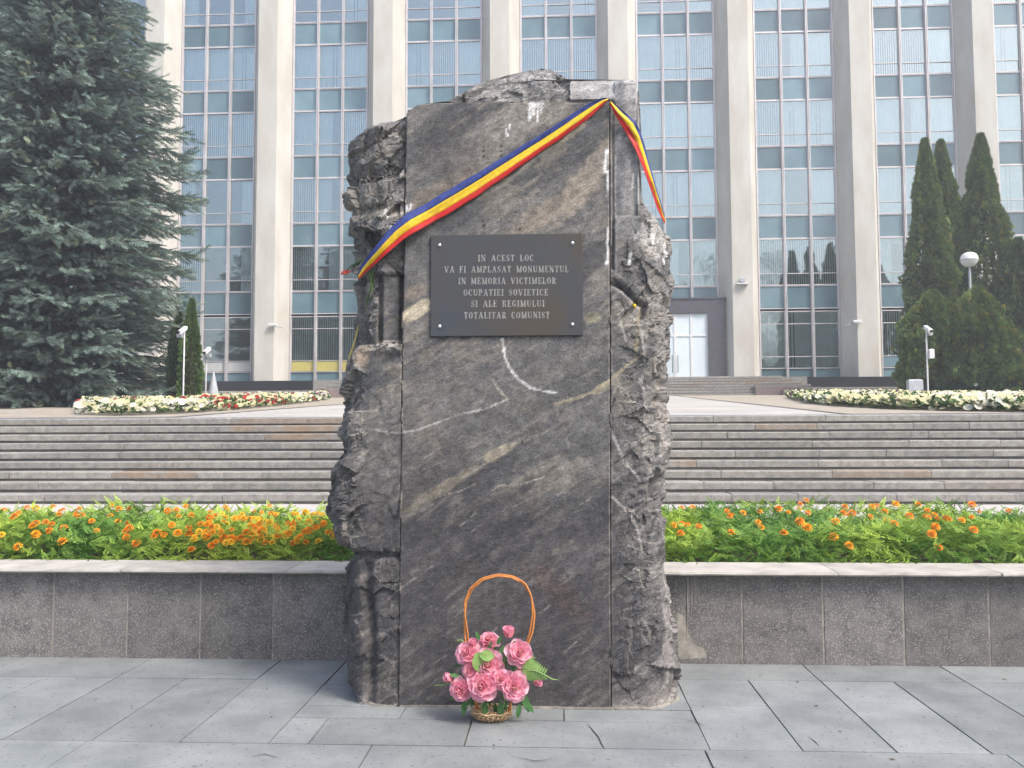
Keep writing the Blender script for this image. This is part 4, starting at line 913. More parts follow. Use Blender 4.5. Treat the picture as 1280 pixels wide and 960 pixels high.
def yflower(px, py, Y, r, label, col='yellow'):
    p = at(px, py, Y); o = tag(empty('yellow_flower', tuple(p)), label, 'flower')
    MB().tube([p+np.array([.0, .02, -.0]), p+np.array([-.02, .03, -.03]), p+np.array([-.05, .035, -.06])], .0025, 5).build('stem', M['bark'], o)
    MB().lathe(tuple(p), [(r*.2, -r), (r*.9, -r*.4), (r, .1*r), (r*.7, r*.7), (r*.2, r)], 8).build('blossom', M['yellow'], o, smooth=True); return o
h = surfY(793, 382); yflower(793, 382, (h.y if h else YF)-.02, .011, 'tiny orange-yellow bud stuck in the open crack of the memorial stone')
yflower(834, 411, YF+.2, .012, 'tiny yellow flower on the right edge of the memorial stone beside the entrance')

# ------------------------------------------------------------------ flower basket
bc = gz(616, 893); BX_, BY_ = bc[0], 4.79
bk = tag(empty('flower_basket', (BX_, BY_, 0)), 'wicker basket of pink roses with tall arched handle at the foot of the stone', 'flower basket')
BP = lambda px, py, dy=0: at(px, py, BY_+dy)
rb = MB()
for k in range(5): rb.tube([(BX_+(.068+.010*k)*math.cos(t), BY_+(.060+.008*k)*math.sin(t), .012+.009*k+.004*math.sin(t*9+k*2)) for t in np.linspace(0, 2*PI, 37)], .0048, 5)
for k in range(26):
    t = 2*PI*k/26; c_, s_ = math.cos(t), math.sin(t)
    rb.tube([(BX_+.05*c_, BY_+.045*s_, .006), (BX_+.085*c_, BY_+.075*s_, .010), (BX_+.112*c_, BY_+.10*s_, .030), (BX_+.085*math.cos(t+.2), BY_+.075*math.sin(t+.2), .058), (BX_+.07*math.cos(t+.3), BY_+.06*math.sin(t+.3), .045)], .0036, 5)
rb.build('wicker_base', M['wicker'], bk, smooth=True)
hp = resample([(597, 890), (592, 850), (584, 806), (581, 770), (582, 752), (589, 736), (603, 724), (622, 719), (640, 721), (655, 729), (664, 745), (667, 768), (664, 790), (657, 810), (645, 850), (636, 890)], 90)
for ph in (0, PI):
    MB().tube([BP(x, y, -.012)+np.array([.0075*math.sin(q*.22+ph), .009*math.cos(q*.22+ph), .003*math.cos(q*.22+ph)]) for q, (x, y) in enumerate(hp)], .0052, 6).build('cane_handle', M['cane'], bk, smooth=True)
for (px, py, r, dy, nx, nz, kind) in [(586, 818, 17, -.04, -.35, .5, 0), (611, 804, 15, .02, 0, 1.2, 0), (648, 817, 19, -.05, .25, .35, 0), (610, 832, 22, -.045, .05, .3, 0), (589, 838, 12, -.07, -.3, .1, 0), (604, 856, 22, -.10, -.08, .12, 0), (626, 849, 13, -.10, .1, .2, 0), (642, 857, 20, -.09, .15, .1, 0), (578, 861, 17, -.07, -.35, -.05, 0)]:
    flower('rose', BP(px, py, dy), r/F*(BY_+dy)*.98, (nx, -1, nz), bk, ROSE)
for (px, py, r, nx, nz) in ((636, 797, 13, .0, 2.5), (566, 849, 11, -1.2, .5), (667, 852, 10, 1.2, .1), (592, 808, 9, -.2, 1.4)):
    flower('rosebud', BP(px, py, -.05), r/F*BY_*1.1, (nx, -.6, nz), bk, ROSE, rings=[(4, 1, 52, 1), (4, .85, 66, 1), (3, .6, 78, 2)])
def leaf_mesh(n=6, wid=.42, bend=.2, name='leaf'):
    b = MB()
    for a in range(n+1):
        t = a/n; wd = wid*math.sin(PI*(.06+.90*t))**.8/2
        b.v += [(-wd, t, .12*wd-bend*t*t), (0, t, -.02-bend*t*t), (wd, t, .12*wd-bend*t*t)]
    for a in range(n):
        q = a*3; b.f += [(q, q+1, q+4, q+3), (q+1, q+2, q+5, q+4)]; b.mi += [0, 0]
    return b
LM = leaf_mesh().mesh('leaf', M['leaf'], smooth=True); LP = leaf_mesh(wid=.8, bend=.15).mesh('leaf', M['leaf_pale'], smooth=True); LF = leaf_mesh(n=4, wid=.30, bend=.1).mesh('leaf', M['leaf_pale'], smooth=True)
def put_leaf(me, p, dirv, nrm, s, parent=bk):
    y = Vector(dirv).normalized(); x = y.cross(Vector(nrm)).normalized(); z = x.cross(y); B = Matrix((x, y, z)).transposed()
    o = link('leaf', me, parent); o.matrix_local = Matrix.Translation(Vector(p)-Vector(parent_loc(parent))) @ B.to_4x4() @ Matrix.Scale(s, 4)
put_leaf(LP, BP(596, 816, -.11), (.35, -.1, -.8), (0, -1, .2), .115)
put_leaf(LP, BP(600, 818, -.112), (.9, -.1, -.1), (0, -1, .3), .075)
for k in range(64):
    px = random.gauss(614, 25); py = random.uniform(806, 880); a = math.atan2(-(py-845), px-614)+random.uniform(-.6, .6)
    if abs(px-614) > 44: continue
    lo = py > 862
    put_leaf(LM, BP(px, py, random.uniform(-.06, .05)), (math.cos(a), random.uniform(-.5, .1), math.sin(a)-(.3 if lo else 0)), (0, -1, .4), random.uniform(.035, .062))
for (px, py, ax, az, s) in ((655, 868, .3, -1, .09), (650, 880, -.2, -1, .07), (657, 876, .6, -.8, .07), (590, 872, -.7, -.6, .08), (583, 880, -.4, -1, .06), (574, 845, -.9, .2, .05), (600, 800, -.4, .9, .05), (622, 806, .3, .9, .05), (640, 840, .2, .6, .06), (628, 826, .4, .4, .06), (607, 878, 0, -1, .07), (625, 876, .1, -1, .08)):
    put_leaf(LM, BP(px, py, -.07), (ax, -.3, az), (0, -1, .4), s)
# fern frond on the right and the long tendrils
fr = MB().tube([BP(652, 838, -.08), BP(668, 838, -.09), BP(680, 843, -.10), BP(690, 849, -.10), BP(699, 850, -.10)], [.003, .003, .004, .0035, .001], 5).build('fern_stem', M['leaf_pale'], bk)
for k in range(9):
    t = k/8; px = 654+26*t; py = 836+7*t
    for sg in (-1, 1): put_leaf(LF, BP(px, py, -.085-.006*t), (.5, 0, sg*.9), (0, -1, .1), .075*(1-.55*t))
MB().tube([BP(563, 853, -.05), BP(553, 856, -.06), BP(543, 857, -.06)], [.0025, .003, .001], 5).build('tendril', M['leaf_pale'], bk)
MB().tube([BP(655, 826, -.05), BP(664, 823, -.06), BP(669, 822, -.06)], [.0015, .002, .003], 5).build('tendril', M['leaf_pale'], bk)
MB().tube([BP(604, 893, -.06), BP(602, 884, -.07), BP(604, 872, -.06)], .004, 6).build('stem', M['leaf_pale'], bk)
MB().tube([BP(627, 890, -.06), BP(631, 878, -.07), BP(629, 862, -.06)], .004, 6).build('stem', M['leaf_pale'], bk)
yb = MB()
for k in range(7): yb.lathe(tuple(BP(576+random.uniform(-4, 4), 803+random.uniform(-4, 4), -.02)), [(.0005, -.005), (.005, 0), (.0005, .005)], 6)
yb.build('berry_sprig', M['leaf_pale'], bk)

# ------------------------------------------------------------------ marigold beds
def quad_leaflet(L, w_):                               # little folded blade, 2 quads
    return np.array([(0, 0, 0), (w_/2, L*.55, .004), (0, L, 0), (-w_/2, L*.55, .004)]), np.array([[0, 1, 2, 3]])
def pinnate():
    Vs = []; Fs = []; n = 0
    for k in range(6):
        y = .012+.011*k; L = .026*(1-.07*k)
        for sg in (-1, 1):
            a = sg*(1.0-.06*k); c, s = math.cos(a), math.sin(a); v, f = quad_leaflet(L, .0085)
            v = np.stack([v[:, 0]*c+v[:, 1]*s, -v[:, 0]*s+v[:, 1]*c+y, v[:, 2]-.004*k*.4], 1); Vs.append(v); Fs.append(f+n); n += 4
    v, f = quad_leaflet(.03, .01); v = v+np.array([0, .076, -.008]); Vs.append(v); Fs.append(f+n)
    return np.vstack(Vs), np.vstack(Fs)
PV, PFc = pinnate()
def canopy(x, y):
    """height of the plant surface"""
    p = np.stack([x*1.7, y*2.2, 0*x], 1); return .30+.16*fbm(p, 3, 201)+.07*fbm(p*3.2, 2, 202)
def mari_bed(name, x0, x1, label, warmx, seed):
    o = tag(empty(name, ((x0+x1)/2, 7.4, .50)), label, 'flower bed'); r = np.random.default_rng(seed)
    n = int((x1-x0)*2.25*920); y = 6.36+2.3*r.random(n)**1.25; x = x0+(x1-x0)*r.random(n)
    near = sstep(6.36, 6.50, y); far = sstep(8.68, 8.5, y)
    H = canopy(x, y)*(.35+.65*near)*(.5+.5*far)
    h = H*(1-.75*r.random(n)**1.8)
    pos = np.stack([x, y-.06*(1-near)*0, .50+h], 1)
    az = r.uniform(0, 2*PI, n); el = r.uniform(-.5, .9, n); ax = np.stack([np.cos(az)*np.cos(el), np.sin(az)*np.cos(el), np.sin(el)], 1)
    nr_ = np.stack([r.normal(0, .5, n), r.normal(-.2, .5, n), np.ones(n)], 1)
    Ms_ = frames(pos, ax, nr_, r.uniform(.9, 1.55, n))
    g = fbm(np.stack([x*1.3, y*1.3, 0*x], 1), 3, 210+seed)
    c1 = np.array([.12, .26, .05]); c2 = np.array([.43, .58, .09]); tt = np.clip(.36+(.16 if seed == 1 else 0)+g*1.3+r.normal(0, .18, n)+(h/H-.8)*.5, 0, 1)  # leaves low in the bed are darker, depth shade put into their colour
    cols = c1*(1-tt[:, None])+c2*tt[:, None]
    v, f, c = scatter(PV, PFc, Ms_, cols)
    tag(link('foliage', np_mesh('foliage', v-np.array(parent_loc(o)), f, M['foliage'], c), o), kind='stuff')
    # stems
    return o
def bloom_mesh(cols, name='marigold_bloom'):
    Vs = []; Cs = []; Fs = []; n = 0
    for ring, (cnt, rr, z, tl) in enumerate([(12, 1.0, -.10, .10), (11, .84, .12, .35), (9, .62, .30, .6), (7, .38, .42, .9), (4, .18, .48, 1.2)]):
        for k in range(cnt):
            a = 2*PI*(k+.5*ring)/cnt+random.uniform(-.1, .1); L = .55*rr+.12; wv_ = .36
            base = rr*.45; v = []
            for (u, s) in ((0, -.3), (0, .3), (.6, .55), (1, .3), (1, -.3), (.6, -.55)):
                rr_ = base+L*u*math.cos(tl); zz_ = z+L*u*math.sin(tl)-.15*u*u*(ring == 0)+random.uniform(-.04, .04)
                v.append((rr_*math.cos(a)-s*wv_*math.sin(a), rr_*math.sin(a)+s*wv_*math.cos(a), zz_)); Cs.append(np.array(cols[0])*(1-u)+np.array(cols[1])*u)
            Vs += v; Fs += [(n, n+1, n+2, n+5), (n+5, n+2, n+3, n+4)]; n += 6
    return np_mesh(name, np.array(Vs), np.array(Fs), M['petal2'], np.array(Cs))
M['petal2'] = mat('marigold_petal', (1, 1, 1), None, 4, .6, attr=True, trans=.25)
BLO = [bloom_mesh(((.78, .20, .015), (.90, .36, .03))), bloom_mesh(((.86, .34, .02), (.93, .42, .03))), bloom_mesh(((.88, .52, .03), (.93, .62, .06)))]
def blooms(bed, pts, r0=.030):
    for (px, py, k) in pts:
        # walk along the sight line down to the canopy
        d = ray(px, py); best = None
        for Y in np.arange(6.40, 8.6, .03):
            p = np.array([0, 0, 1.5])+d*(Y/d[1]); hh = float(canopy(np.array([p[0]]), np.array([p[1]]))[0])*(.35+.65*float(sstep(6.36, 6.50, np.array([Y]))[0]))+.50
            if p[2] <= hh+.015: best = p; break
        if best is None: continue
        s = r0*random.uniform(.85, 1.25)
        z = Vector((random.uniform(-.35, .35), random.uniform(-.9, -.2), 1)).normalized(); x = z.orthogonal().normalized(); y = z.cross(x)
        o = link('marigold_bloom', BLO[k], bed); o.matrix_local = Matrix.Translation(Vector(best)+Vector((0, -.012, .024))-Vector(parent_loc(bed))) @ Matrix((x, y, z)).transposed().to_4x4() @ Matrix.Rotation(random.uniform(0, 6), 4, 'Z') @ Matrix.Scale(s, 4)
bedL = mari_bed('marigold_bed', -9.0, -.36, 'bed of orange and yellow marigolds behind the wall left of the stone, thick with blooms', 0, 1)
bedR = mari_bed('marigold_bed', -.30, 9.0, 'bed of scattered orange marigolds behind the wall right of the stone, mostly green', 0, 2)
zL = lambda x, y: (x/2.667, 600+y/2.667); zR = lambda x, y: (840+x/2.667, 600+y/2.667)
LZ = [(65, 88, 0), (15, 108, 1), (52, 130, 0), (92, 100, 0), (122, 102, 1), (138, 76, 0), (122, 155, 0), (155, 150, 0), (122, 190, 1), (180, 98, 1), (213, 100, 0), (215, 168, 1), (210, 215, 1), (265, 105, 0), (255, 132, 1), (275, 126, 0), (308, 146, 1), (370, 128, 1), (395, 148, 1), (398, 104, 1), (435, 102, 0), (433, 170, 0), (422, 180, 0), (424, 200, 0), (456, 220, 0), (515, 198, 1), (525, 185, 1), (548, 192, 1), (595, 186, 1), (632, 170, 0), (632, 188, 0), (680, 85, 0), (700, 135, 0), (722, 130, 1), (710, 166, 0), (745, 152, 0), (782, 138, 1), (695, 200, 0), (706, 228, 0), (748, 204, 0), (775, 204, 1), (824, 216, 1), (822, 184, 1), (845, 190, 2), (876, 176, 1), (900, 152, 2), (955, 192, 2), (965, 186, 1), (980, 220, 0), (1020, 118, 2), (1032, 150, 2), (1030, 178, 1), (1078, 158, 1), (1096, 184, 1), (640, 242, 0), (8, 192, 2), (62, 232, 1), (560, 112, 0), (590, 108, 0), (1060, 90, 1), (900, 95, 1)]
blooms(bedL, [(*zL(x, y), k) for x, y, k in LZ])
extra = [(random.gauss(330, 55), random.uniform(640, 682), random.choice([1, 1, 2, 2])) for _ in range(85)]+[(random.uniform(0, 425), random.uniform(634, 668), random.choice([0, 1, 1, 2])) for _ in range(26)]
blooms(bedL, [e for e in extra if e[0] < 425], .024)
RZ = [(92, 58, 0), (150, 64, 0), (30, 102, 1), (68, 102, 1), (183, 114, 0), (190, 132, 0), (32, 155, 0), (5, 160, 1), (28, 188, 0), (88, 164, 0), (292, 114, 1), (286, 150, 1), (296, 168, 1), (354, 104, 0), (446, 77, 0), (422, 104, 1), (452, 118, 0), (425, 148, 0), (450, 168, 1), (545, 148, 1), (537, 200, 1), (590, 228, 1), (372, 186, 0), (575, 98, 0), (600, 118, 0), (570, 118, 0), (660, 132, 0), (665, 98, 1), (682, 94, 0), (708, 114, 0), (740, 155, 0), (716, 144, 1), (790, 130, 0), (820, 90, 0), (850, 112, 0), (872, 128, 0), (876, 166, 0), (864, 190, 0), (886, 235, 0), (914, 138, 0), (965, 144, 1), (1004, 176, 0), (1100, 104, 0), (1120, 112, 0), (998, 90, 0), (196, 184, 1), (236, 118, 1), (500, 60, 1), (745, 88, 1)]
blooms(bedR, [(*zR(x, y), k) for x, y, k in RZ], .028)
blooms(bedR, [(random.uniform(832, 1280), random.uniform(632, 660), random.choice([0, 0, 1])) for _ in range(12)], .020)
wpx = [(-5-q*12, 655+(q % 3)*9, q % 3) for q in range(14)]; blooms(bedL, wpx); blooms(bedR, [(1290+q*13, 650+(q % 4)*8, q % 2) for q in range(14)])

# ------------------------------------------------------------------ pansy beds on the terrace
def poly_in(x, y, poly):
    r = np.zeros(len(x), bool); n = len(poly); j_ = n-1
    for i_ in range(n):
        xi, yi = poly[i_]; xj, yj = poly[j_]
        c_ = ((yi > y) != (yj > y)) & (x < (xj-xi)*(y-yi)/(yj-yi+1e-12)+xi); r ^= c_; j_ = i_
    return r
def pansy_bed(pxs, n, pal, label, seed, hgt=.20):
    poly = [tuple(gs(*p)[:2]) for p in pxs]; P_ = np.array(poly); c = P_.mean(0); o = tag(empty('pansy_bed', (c[0], c[1], tz(c[1]))), label, 'flower bed'); r = np.random.default_rng(seed)
    def pts(m):
        x = r.uniform(P_[:, 0].min(), P_[:, 0].max(), m*4); y = r.uniform(P_[:, 1].min(), P_[:, 1].max(), m*4); k = poly_in(x, y, poly); return x[k][:m], y[k][:m]
    x, y = pts(n); m = len(x); h = r.uniform(.02, hgt, m); v, f = quad_leaflet(.13, .07)
    ax = np.stack([r.normal(0, 1, m), r.normal(0, 1, m), r.uniform(0, 1, m)], 1)
    Ms_ = frames(np.stack([x, y, tz(y)+h], 1), ax, np.tile([0, -.3, 1.], (m, 1))+r.normal(0, .3, (m, 3)), r.uniform(.8, 1.5, m))
    V_, F_, C_ = scatter(v, f, Ms_, np.array([.06, .12, .03])*r.uniform(.5, 1.4, (m, 1)))
    tag(link('foliage', np_mesh('foliage', V_-np.array(parent_loc(o)), F_, M['foliage'], C_), o), kind='stuff')
    x, y = pts(int(n*.62)); m = len(x); g = fbm(np.stack([x*.55, y*.35, 0*x], 1), 2, seed+300)
    hx = np.stack([np.cos(np.arange(5)*2*PI/5), np.sin(np.arange(5)*2*PI/5), .25*np.ones(5)], 1)
    fv = np.vstack([[(0, 0, 0)], hx]); 
    fv = np.array([(0, 0, -.1), (1, 0, .1), (.7, .75, .12), (0, 1, .1), (-.75, .7, .12), (-1, 0, .1), (-.7, -.75, .12), (0, -1, .1), (.7, -.7, .12)])
    ff = np.array([[0, 1, 2, 3], [0, 3, 4, 5], [0, 5, 6, 7], [0, 7, 8, 1]])
    nn = np.stack([r.normal(0, .35, m), r.normal(-.9, .3, m), np.ones(m)], 1); ay = np.cross(nn, np.tile([1., 0, 0], (m, 1)))
    Ms_ = frames(np.stack([x, y, tz(y)+hgt*(1.0+.55*fbm(np.stack([x*2.2, y*1.2, 0*x], 1), 3, seed))+r.uniform(-.12, .05, m)], 1), ay, nn, r.uniform(.045, .085, m))
    idx = np.clip(((g*1.6+.5)*len(pal)+r.normal(0, .55, m)), 0, len(pal)-1).astype(int); idx = np.where((np.array(pal)[idx][:, 1] < .1) & (r.random(m) < .55), 1, idx)
    V_, F_, C_ = scatter(fv, ff, Ms_, np.array(pal)[idx]*r.uniform(.6, 1.05, (m, 1)))
    tag(link('blossoms', np_mesh('blossoms', V_-np.array(parent_loc(o)), F_, M['foliage'], C_), o), kind='stuff')
YW, WH, RE, PU = (.72, .69, .42), (.80, .78, .66), (.42, .03, .03), (.10, .03, .11)
pansy_bed([(95, 519), (155, 520.5), (240, 517), (300, 512.5), (360, 506.5), (412, 500), (404, 497.2), (280, 501.5), (180, 504), (112, 507), (98, 512)], 11000, [RE, YW, YW, WH, YW, WH, YW, WH, WH, YW, WH, WH, WH, PU], 'long bed of yellow, white and red pansies on the terrace left of the stone', 5)
pansy_bed([(983, 497.5), (1012, 505), (1060, 509), (1115, 512), (1200, 514.5), (1290, 516), (1400, 517), (1420, 506), (1280, 504), (1180, 502), (1080, 500), (1010, 496.5)], 15000, [PU, YW, YW, YW, WH, WH, PU, YW], 'long bed of pale yellow, white and purple pansies on the terrace right of the stone', 6)

# ------------------------------------------------------------------ poles, globe lamp
def camera_pole(px, yt, yb, name, label, hood=1, extra=None, Y=30.):
    base = at(px, yb, Y); topz = at(px, yt, Y)[2]; g0 = tz(Y); x = base[0]
    o = tag(empty(name, (x, Y, g0)), label, 'security camera', 'camera poles'); q_ = Y/36
    MB().tube([(x, Y, g0-.02), (x, Y, topz)], .034*q_, 8).build('pole', M['white_metal'], o)
    MB().box((x-.13, Y-.13, g0), (x+.13, Y+.13, g0+.03)).build('base_plate', M['grey_metal'], o)
    b = MB(); b.box((x+(-.08+.04*hood)*q_, Y-.26, topz-.04), (x+(.09+.04*hood)*q_, Y+.12, topz+.10*q_), ch=.02); b.v = [(v[0], v[1], v[2]+(v[1]-Y)*.45) for v in b.v]; b.build('camera_housing', M['white_metal'], o)
    MB().tube([(x+.05*hood, Y-.25, topz-.09), (x+.05*hood, Y-.30, topz-.12)], [.04, .045], 8).build('lens', M['dark_metal'], o)
    MB().box((x+.02*hood, Y-.12, topz-.22), (x+.16*hood if hood > 0 else x-.16, Y+.02, topz-.10)).build('bracket', M['grey_metal'], o) if hood > 0 else MB().box((x-.16, Y-.12, topz-.22), (x-.02, Y+.02, topz-.10)).build('bracket', M['grey_metal'], o)
    if extra: extra(o, x, Y, g0, topz)
    return o
camera_pole(229, 412, 496, 'camera_pole', 'tall thin camera pole with a tilted white housing beside the left thuja', -1, Y=23.0)
def ex1(o, x, Y, g0, tz_):
    MB().lathe((x+.24, Y, g0+.22), [(.02, .80), (.07, .6), (.17, .12), (.19, 0), (.02, -.02)], 8).build('cover', M['grey_metal'], o, smooth=True)
camera_pole(257, 438, 497, 'camera_pole', 'shorter camera pole with a grey cone beside it, right of the left thuja', 1, ex1, Y=27.0)
def ex2(o, x, Y, g0, tz_):
    MB().box((x-.62, Y-.1, g0+.18), (x-.18, Y+.12, g0+.62), ch=.04).box((x-.62, Y-.08, g0-.05), (x-.5, Y+.1, g0+.18)).build('junction_box', M['grey_metal'], o)
    MB().box((x+.05, Y-.1, tz_-.95), (x+.2, Y+.05, tz_-.65), ch=.03).build('control_box', M['white_metal'], o)
camera_pole(1160, 411, 488, 'camera_pole', 'camera pole with side boxes in front of the thuja hedge on the right', 1, ex2, Y=28.5)
LY = 32.6; g = at(1211.5, 325, LY); gl = tag(empty('globe_lamp', (g[0], LY, tz(LY))), 'white globe lamp with a dark band on a pole in front of the thujas', 'street lamp')
MB().tube([(g[0], LY, tz(LY)-.02), (g[0], LY, g[2]-.28)], .045, 8).build('pole', M['grey_metal'], gl)
MB().lathe((g[0], LY, g[2]), [(.31, .01), (.30, .10), (.25, .20), (.15, .265), (.0, .285)], 20).build('globe_top', M['globe'], gl, smooth=True)
MB().lathe((g[0], LY, g[2]), [(.06, -.26), (.17, -.22), (.26, -.13), (.305, -.03)], 20).build('globe_bottom', M['globe'], gl, smooth=True)
MB().lathe((g[0], LY, g[2]), [(.308, -.03), (.322, -.01), (.312, .01)], 20).build('band', M['grey_metal'], gl, smooth=True)

# ------------------------------------------------------------------ trees
def blade(L, w_, a, y0, z0=0, droop=0.):
    c, s = math.cos(a), math.sin(a); v = np.array([(0, 0, 0), (w_/2, L*.45, 0), (0, L, -droop), (-w_/2, L*.45, 0)])
    return np.stack([v[:, 0]*c+v[:, 1]*s, -v[:, 0]*s+v[:, 1]*c+y0, v[:, 2]+z0], 1)
def twig_proto():
    vs = []
    for y0, L in ((0, .34), (.2, .33), (.42, .30), (.62, .25), (.8, .18)):
        for sg in (-1, 1): vs.append(blade(L, .060, sg*.75, y0, random.uniform(-.02, .03), .05)); vs.append(blade(L*.8, .055, sg*.45, y0+.08, random.uniform(-.04, .07), -.06))
    vs.append(blade(.55, .10, 0, 0)); vs.append(blade(.6, .09, .05, .5, 0, .04))
    v = blade(.95, .10, 0, 0); vs.append(np.stack([v[:, 2], v[:, 1], v[:, 0]], 1))
    n = len(vs); V_ = np.vstack(vs); F_ = np.arange(n*4).reshape(n, 4)
    t = np.clip(V_[:, 1], 0, 1.1)[:, None]; return V_, F_, .62+.62*t*np.ones((1, 3))
def spruce(x0, y0, H, R0, seed, label, dens=1.0):
    r = np.random.default_rng(seed); g0 = tz(y0); o = tag(empty('spruce_tree', (x0, y0, g0)), label, 'tree')
    MB().tube([(x0+.08*math.sin(z), y0, g0+z-.1) for z in np.linspace(0, H*.97, 14)], list(np.linspace(.30, .04, 14)), 9).build('trunk', M['bark'], o, smooth=True)
    V0, F0, C0 = twig_proto(); pos = []; axs = []; nrm = []; sc = []; cl = []; lb = MB(); zz = .12
    while zz < H-.3:
        prof = (1-(zz/H)**3.4)*(.95+.05*min(1, zz/4.)); n = int(11+3*r.random())
        a0 = r.uniform(0, 6.28)
        for k in range(n):
            a = a0+2*PI*k/n+r.normal(0, .12); L = R0*prof*r.uniform(.68, 1.10)+.15; zb = zz+r.uniform(-.16, .16)
            dx, dy = math.cos(a), math.sin(a); low = zz < 3
            def bp(t): return np.array([x0+dx*L*t, y0+dy*L*t, g0+zb+L*(.10*t-.34*t*t+(.16*t**4))+(0 if not low else .25*t)])
            if k % 2 == 0: lb.tube([bp(0), bp(.45), bp(.9)], [.05, .03, .012], 4, cap=False)
            nt_ = int(L*19*dens)
            for q in range(nt_):
                t = .10+.90*(q/nt_)**.8; p = bp(t); d = bp(min(1, t+.05))-bp(t-.05); d /= np.linalg.norm(d)
                sd_ = (-1)**q; side = np.array([-dy, dx, 0])*sd_; wd = .62*(1-.62*t)+.12
                off = r.random(); ln = wd*L*.33
                pp = p+side*off*ln*.8+np.array([0, 0, -.10*off-.05*r.random()]); pp[2] = max(pp[2], g0+.04); pos.append(pp); ax = d*(.55+.5*t)+side*(.85*(1-t*.6))+np.array([0, 0, -.22+r.normal(0, .30)])
                axs.append(ax); nrm.append([r.normal(0, .5), r.normal(0, .5), 1]); sc.append(r.uniform(.30, .52))
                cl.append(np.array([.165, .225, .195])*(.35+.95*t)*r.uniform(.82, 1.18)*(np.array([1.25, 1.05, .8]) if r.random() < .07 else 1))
        zz += .38
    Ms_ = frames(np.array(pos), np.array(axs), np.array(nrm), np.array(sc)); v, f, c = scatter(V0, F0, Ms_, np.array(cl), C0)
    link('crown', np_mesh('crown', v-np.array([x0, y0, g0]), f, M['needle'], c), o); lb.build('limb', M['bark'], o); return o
spruce(at(62, 500, 25)[0], 25.3, 15.5, 3.8, 1, 'tall blue-green spruce with layered drooping boughs on the lawn at the left edge')
spruce(at(-95, 500, 27)[0], 27.5, 16, 4.2, 2, 'second big spruce standing half behind the blue-green one, cut by the left frame edge', .8)
def fan_proto(n=7):
    vs = []
    for k in range(n):
        a = (k/(n-1)-.5)*1.9; vs.append(blade(.9-.25*abs(a), .20, a, 0, 0, .10*random.random()))
    for k in range(3):
        v = blade(.8, .2, (k-1)*.5, 0); vs.append(np.stack([v[:, 2], v[:, 1], v[:, 0]], 1))
    V_ = np.vstack(vs); return V_, np.arange(len(vs)*4).reshape(-1, 4), (.65+.55*np.clip(V_[:, 1], 0, 1))[:, None]*np.ones((1, 3))
FV, FF_, FC = fan_proto()
def thuja(x0, y0, H, R, seed, label, col=(.115, .17, .048), n=6500, shape=1.0, size=.17, lobes=5):
    r = np.random.default_rng(seed); g0 = tz(min(y0, 39)); o = tag(empty('thuja_tree', (x0, y0, g0)), label, 'tree')
    MB().tube([(x0, y0, g0-.05), (x0, y0, g0+H*.5), (x0, y0, g0+H*.95)], [.12, .08, .02], 7).build('trunk', M['bark'], o)
    u = r.random(n); z = H*(1-(1-u)**.72*1.0)*.99; z = H*u**.85
    t = z/H; prof = np.where(t < .18, .82+.18*t/.18, np.clip((1-((t-.18)/.82)**(1.25*shape)), 0, 1))+.02
    a = r.uniform(0, 2*PI, n)
    lump = fbm(np.stack([np.cos(a)*1.6, np.sin(a)*1.6, z*1.1+seed], 1), 3, 400+seed)
    lobe = .10*np.cos(lobes*a+z*.4+seed)
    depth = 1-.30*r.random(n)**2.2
    lump2 = fbm(np.stack([np.cos(a)*6, np.sin(a)*6, z*2.6+seed], 1), 2, 450+seed)
    rr = R*prof*(1+.60*lump+.34*lump2+lobe)*depth
    pos = np.stack([x0+rr*np.cos(a), y0+rr*np.sin(a), g0+z], 1)
    ax = np.stack([np.cos(a)*.62, np.sin(a)*.62, .75+0*a], 1)+r.normal(0, .25, (n, 3)); nr_ = np.stack([np.cos(a+1.57), np.sin(a+1.57), .2+0*a], 1)+r.normal(0, .5, (n, 3))
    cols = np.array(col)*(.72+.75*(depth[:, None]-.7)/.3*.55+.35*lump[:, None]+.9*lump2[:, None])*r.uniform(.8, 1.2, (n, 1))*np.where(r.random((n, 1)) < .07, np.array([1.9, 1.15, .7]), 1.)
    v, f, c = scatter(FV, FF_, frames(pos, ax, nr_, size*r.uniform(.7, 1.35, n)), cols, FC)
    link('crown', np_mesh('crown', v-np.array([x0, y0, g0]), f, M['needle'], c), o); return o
def th(px, top, base, Y, wpx, seed, label, **k):
    b_ = at(px, base, Y); H = at(px, top, Y)[2]-tz(min(Y, 39)); return thuja(b_[0], Y, H, wpx/F*Y, seed, label, **k)
th(1166, 175, 490, 35.0, 31, 11, 'left spire of the twin pointed thujas beside the globe lamp', shape=1.25, n=8500)
th(1186, 177, 490, 35.6, 30, 12, 'right spire of the twin pointed thujas beside the globe lamp', shape=1.3, n=8500)
th(1237, 169, 490, 35.2, 40, 13, 'single tall pointed thuja right of the twin spires', shape=1.25, n=12000)
th(1170, 366, 492, 31.5, 36, 14, 'rounded dark green thuja bush low in front of the twin spires', shape=2.6, n=5200, lobes=3)
th(1226, 362, 492, 31.2, 46, 15, 'wide dark thuja mass low behind the globe lamp pole', shape=2.2, n=6500, lobes=4)
th(1280, 300, 492, 34.0, 38, 16, 'dark thuja cut by the right frame edge', shape=1.5, n=6500, col=(.075, .11, .04))
th(1335, 210, 492, 35.5, 44, 17, 'tall thuja just outside the right frame edge', shape=1.3)
th(238, 374, 500, 24.9, 12, 18, 'small slim thuja column beside the spruce, nearest the camera poles', n=2600, size=.10, col=(.085, .15, .035), shape=1.6)
th(222, 392, 500, 25.4, 13, 19, 'small thuja half hidden at the right foot of the spruce', n=3000, size=.10, col=(.06, .10, .035), shape=1.8)
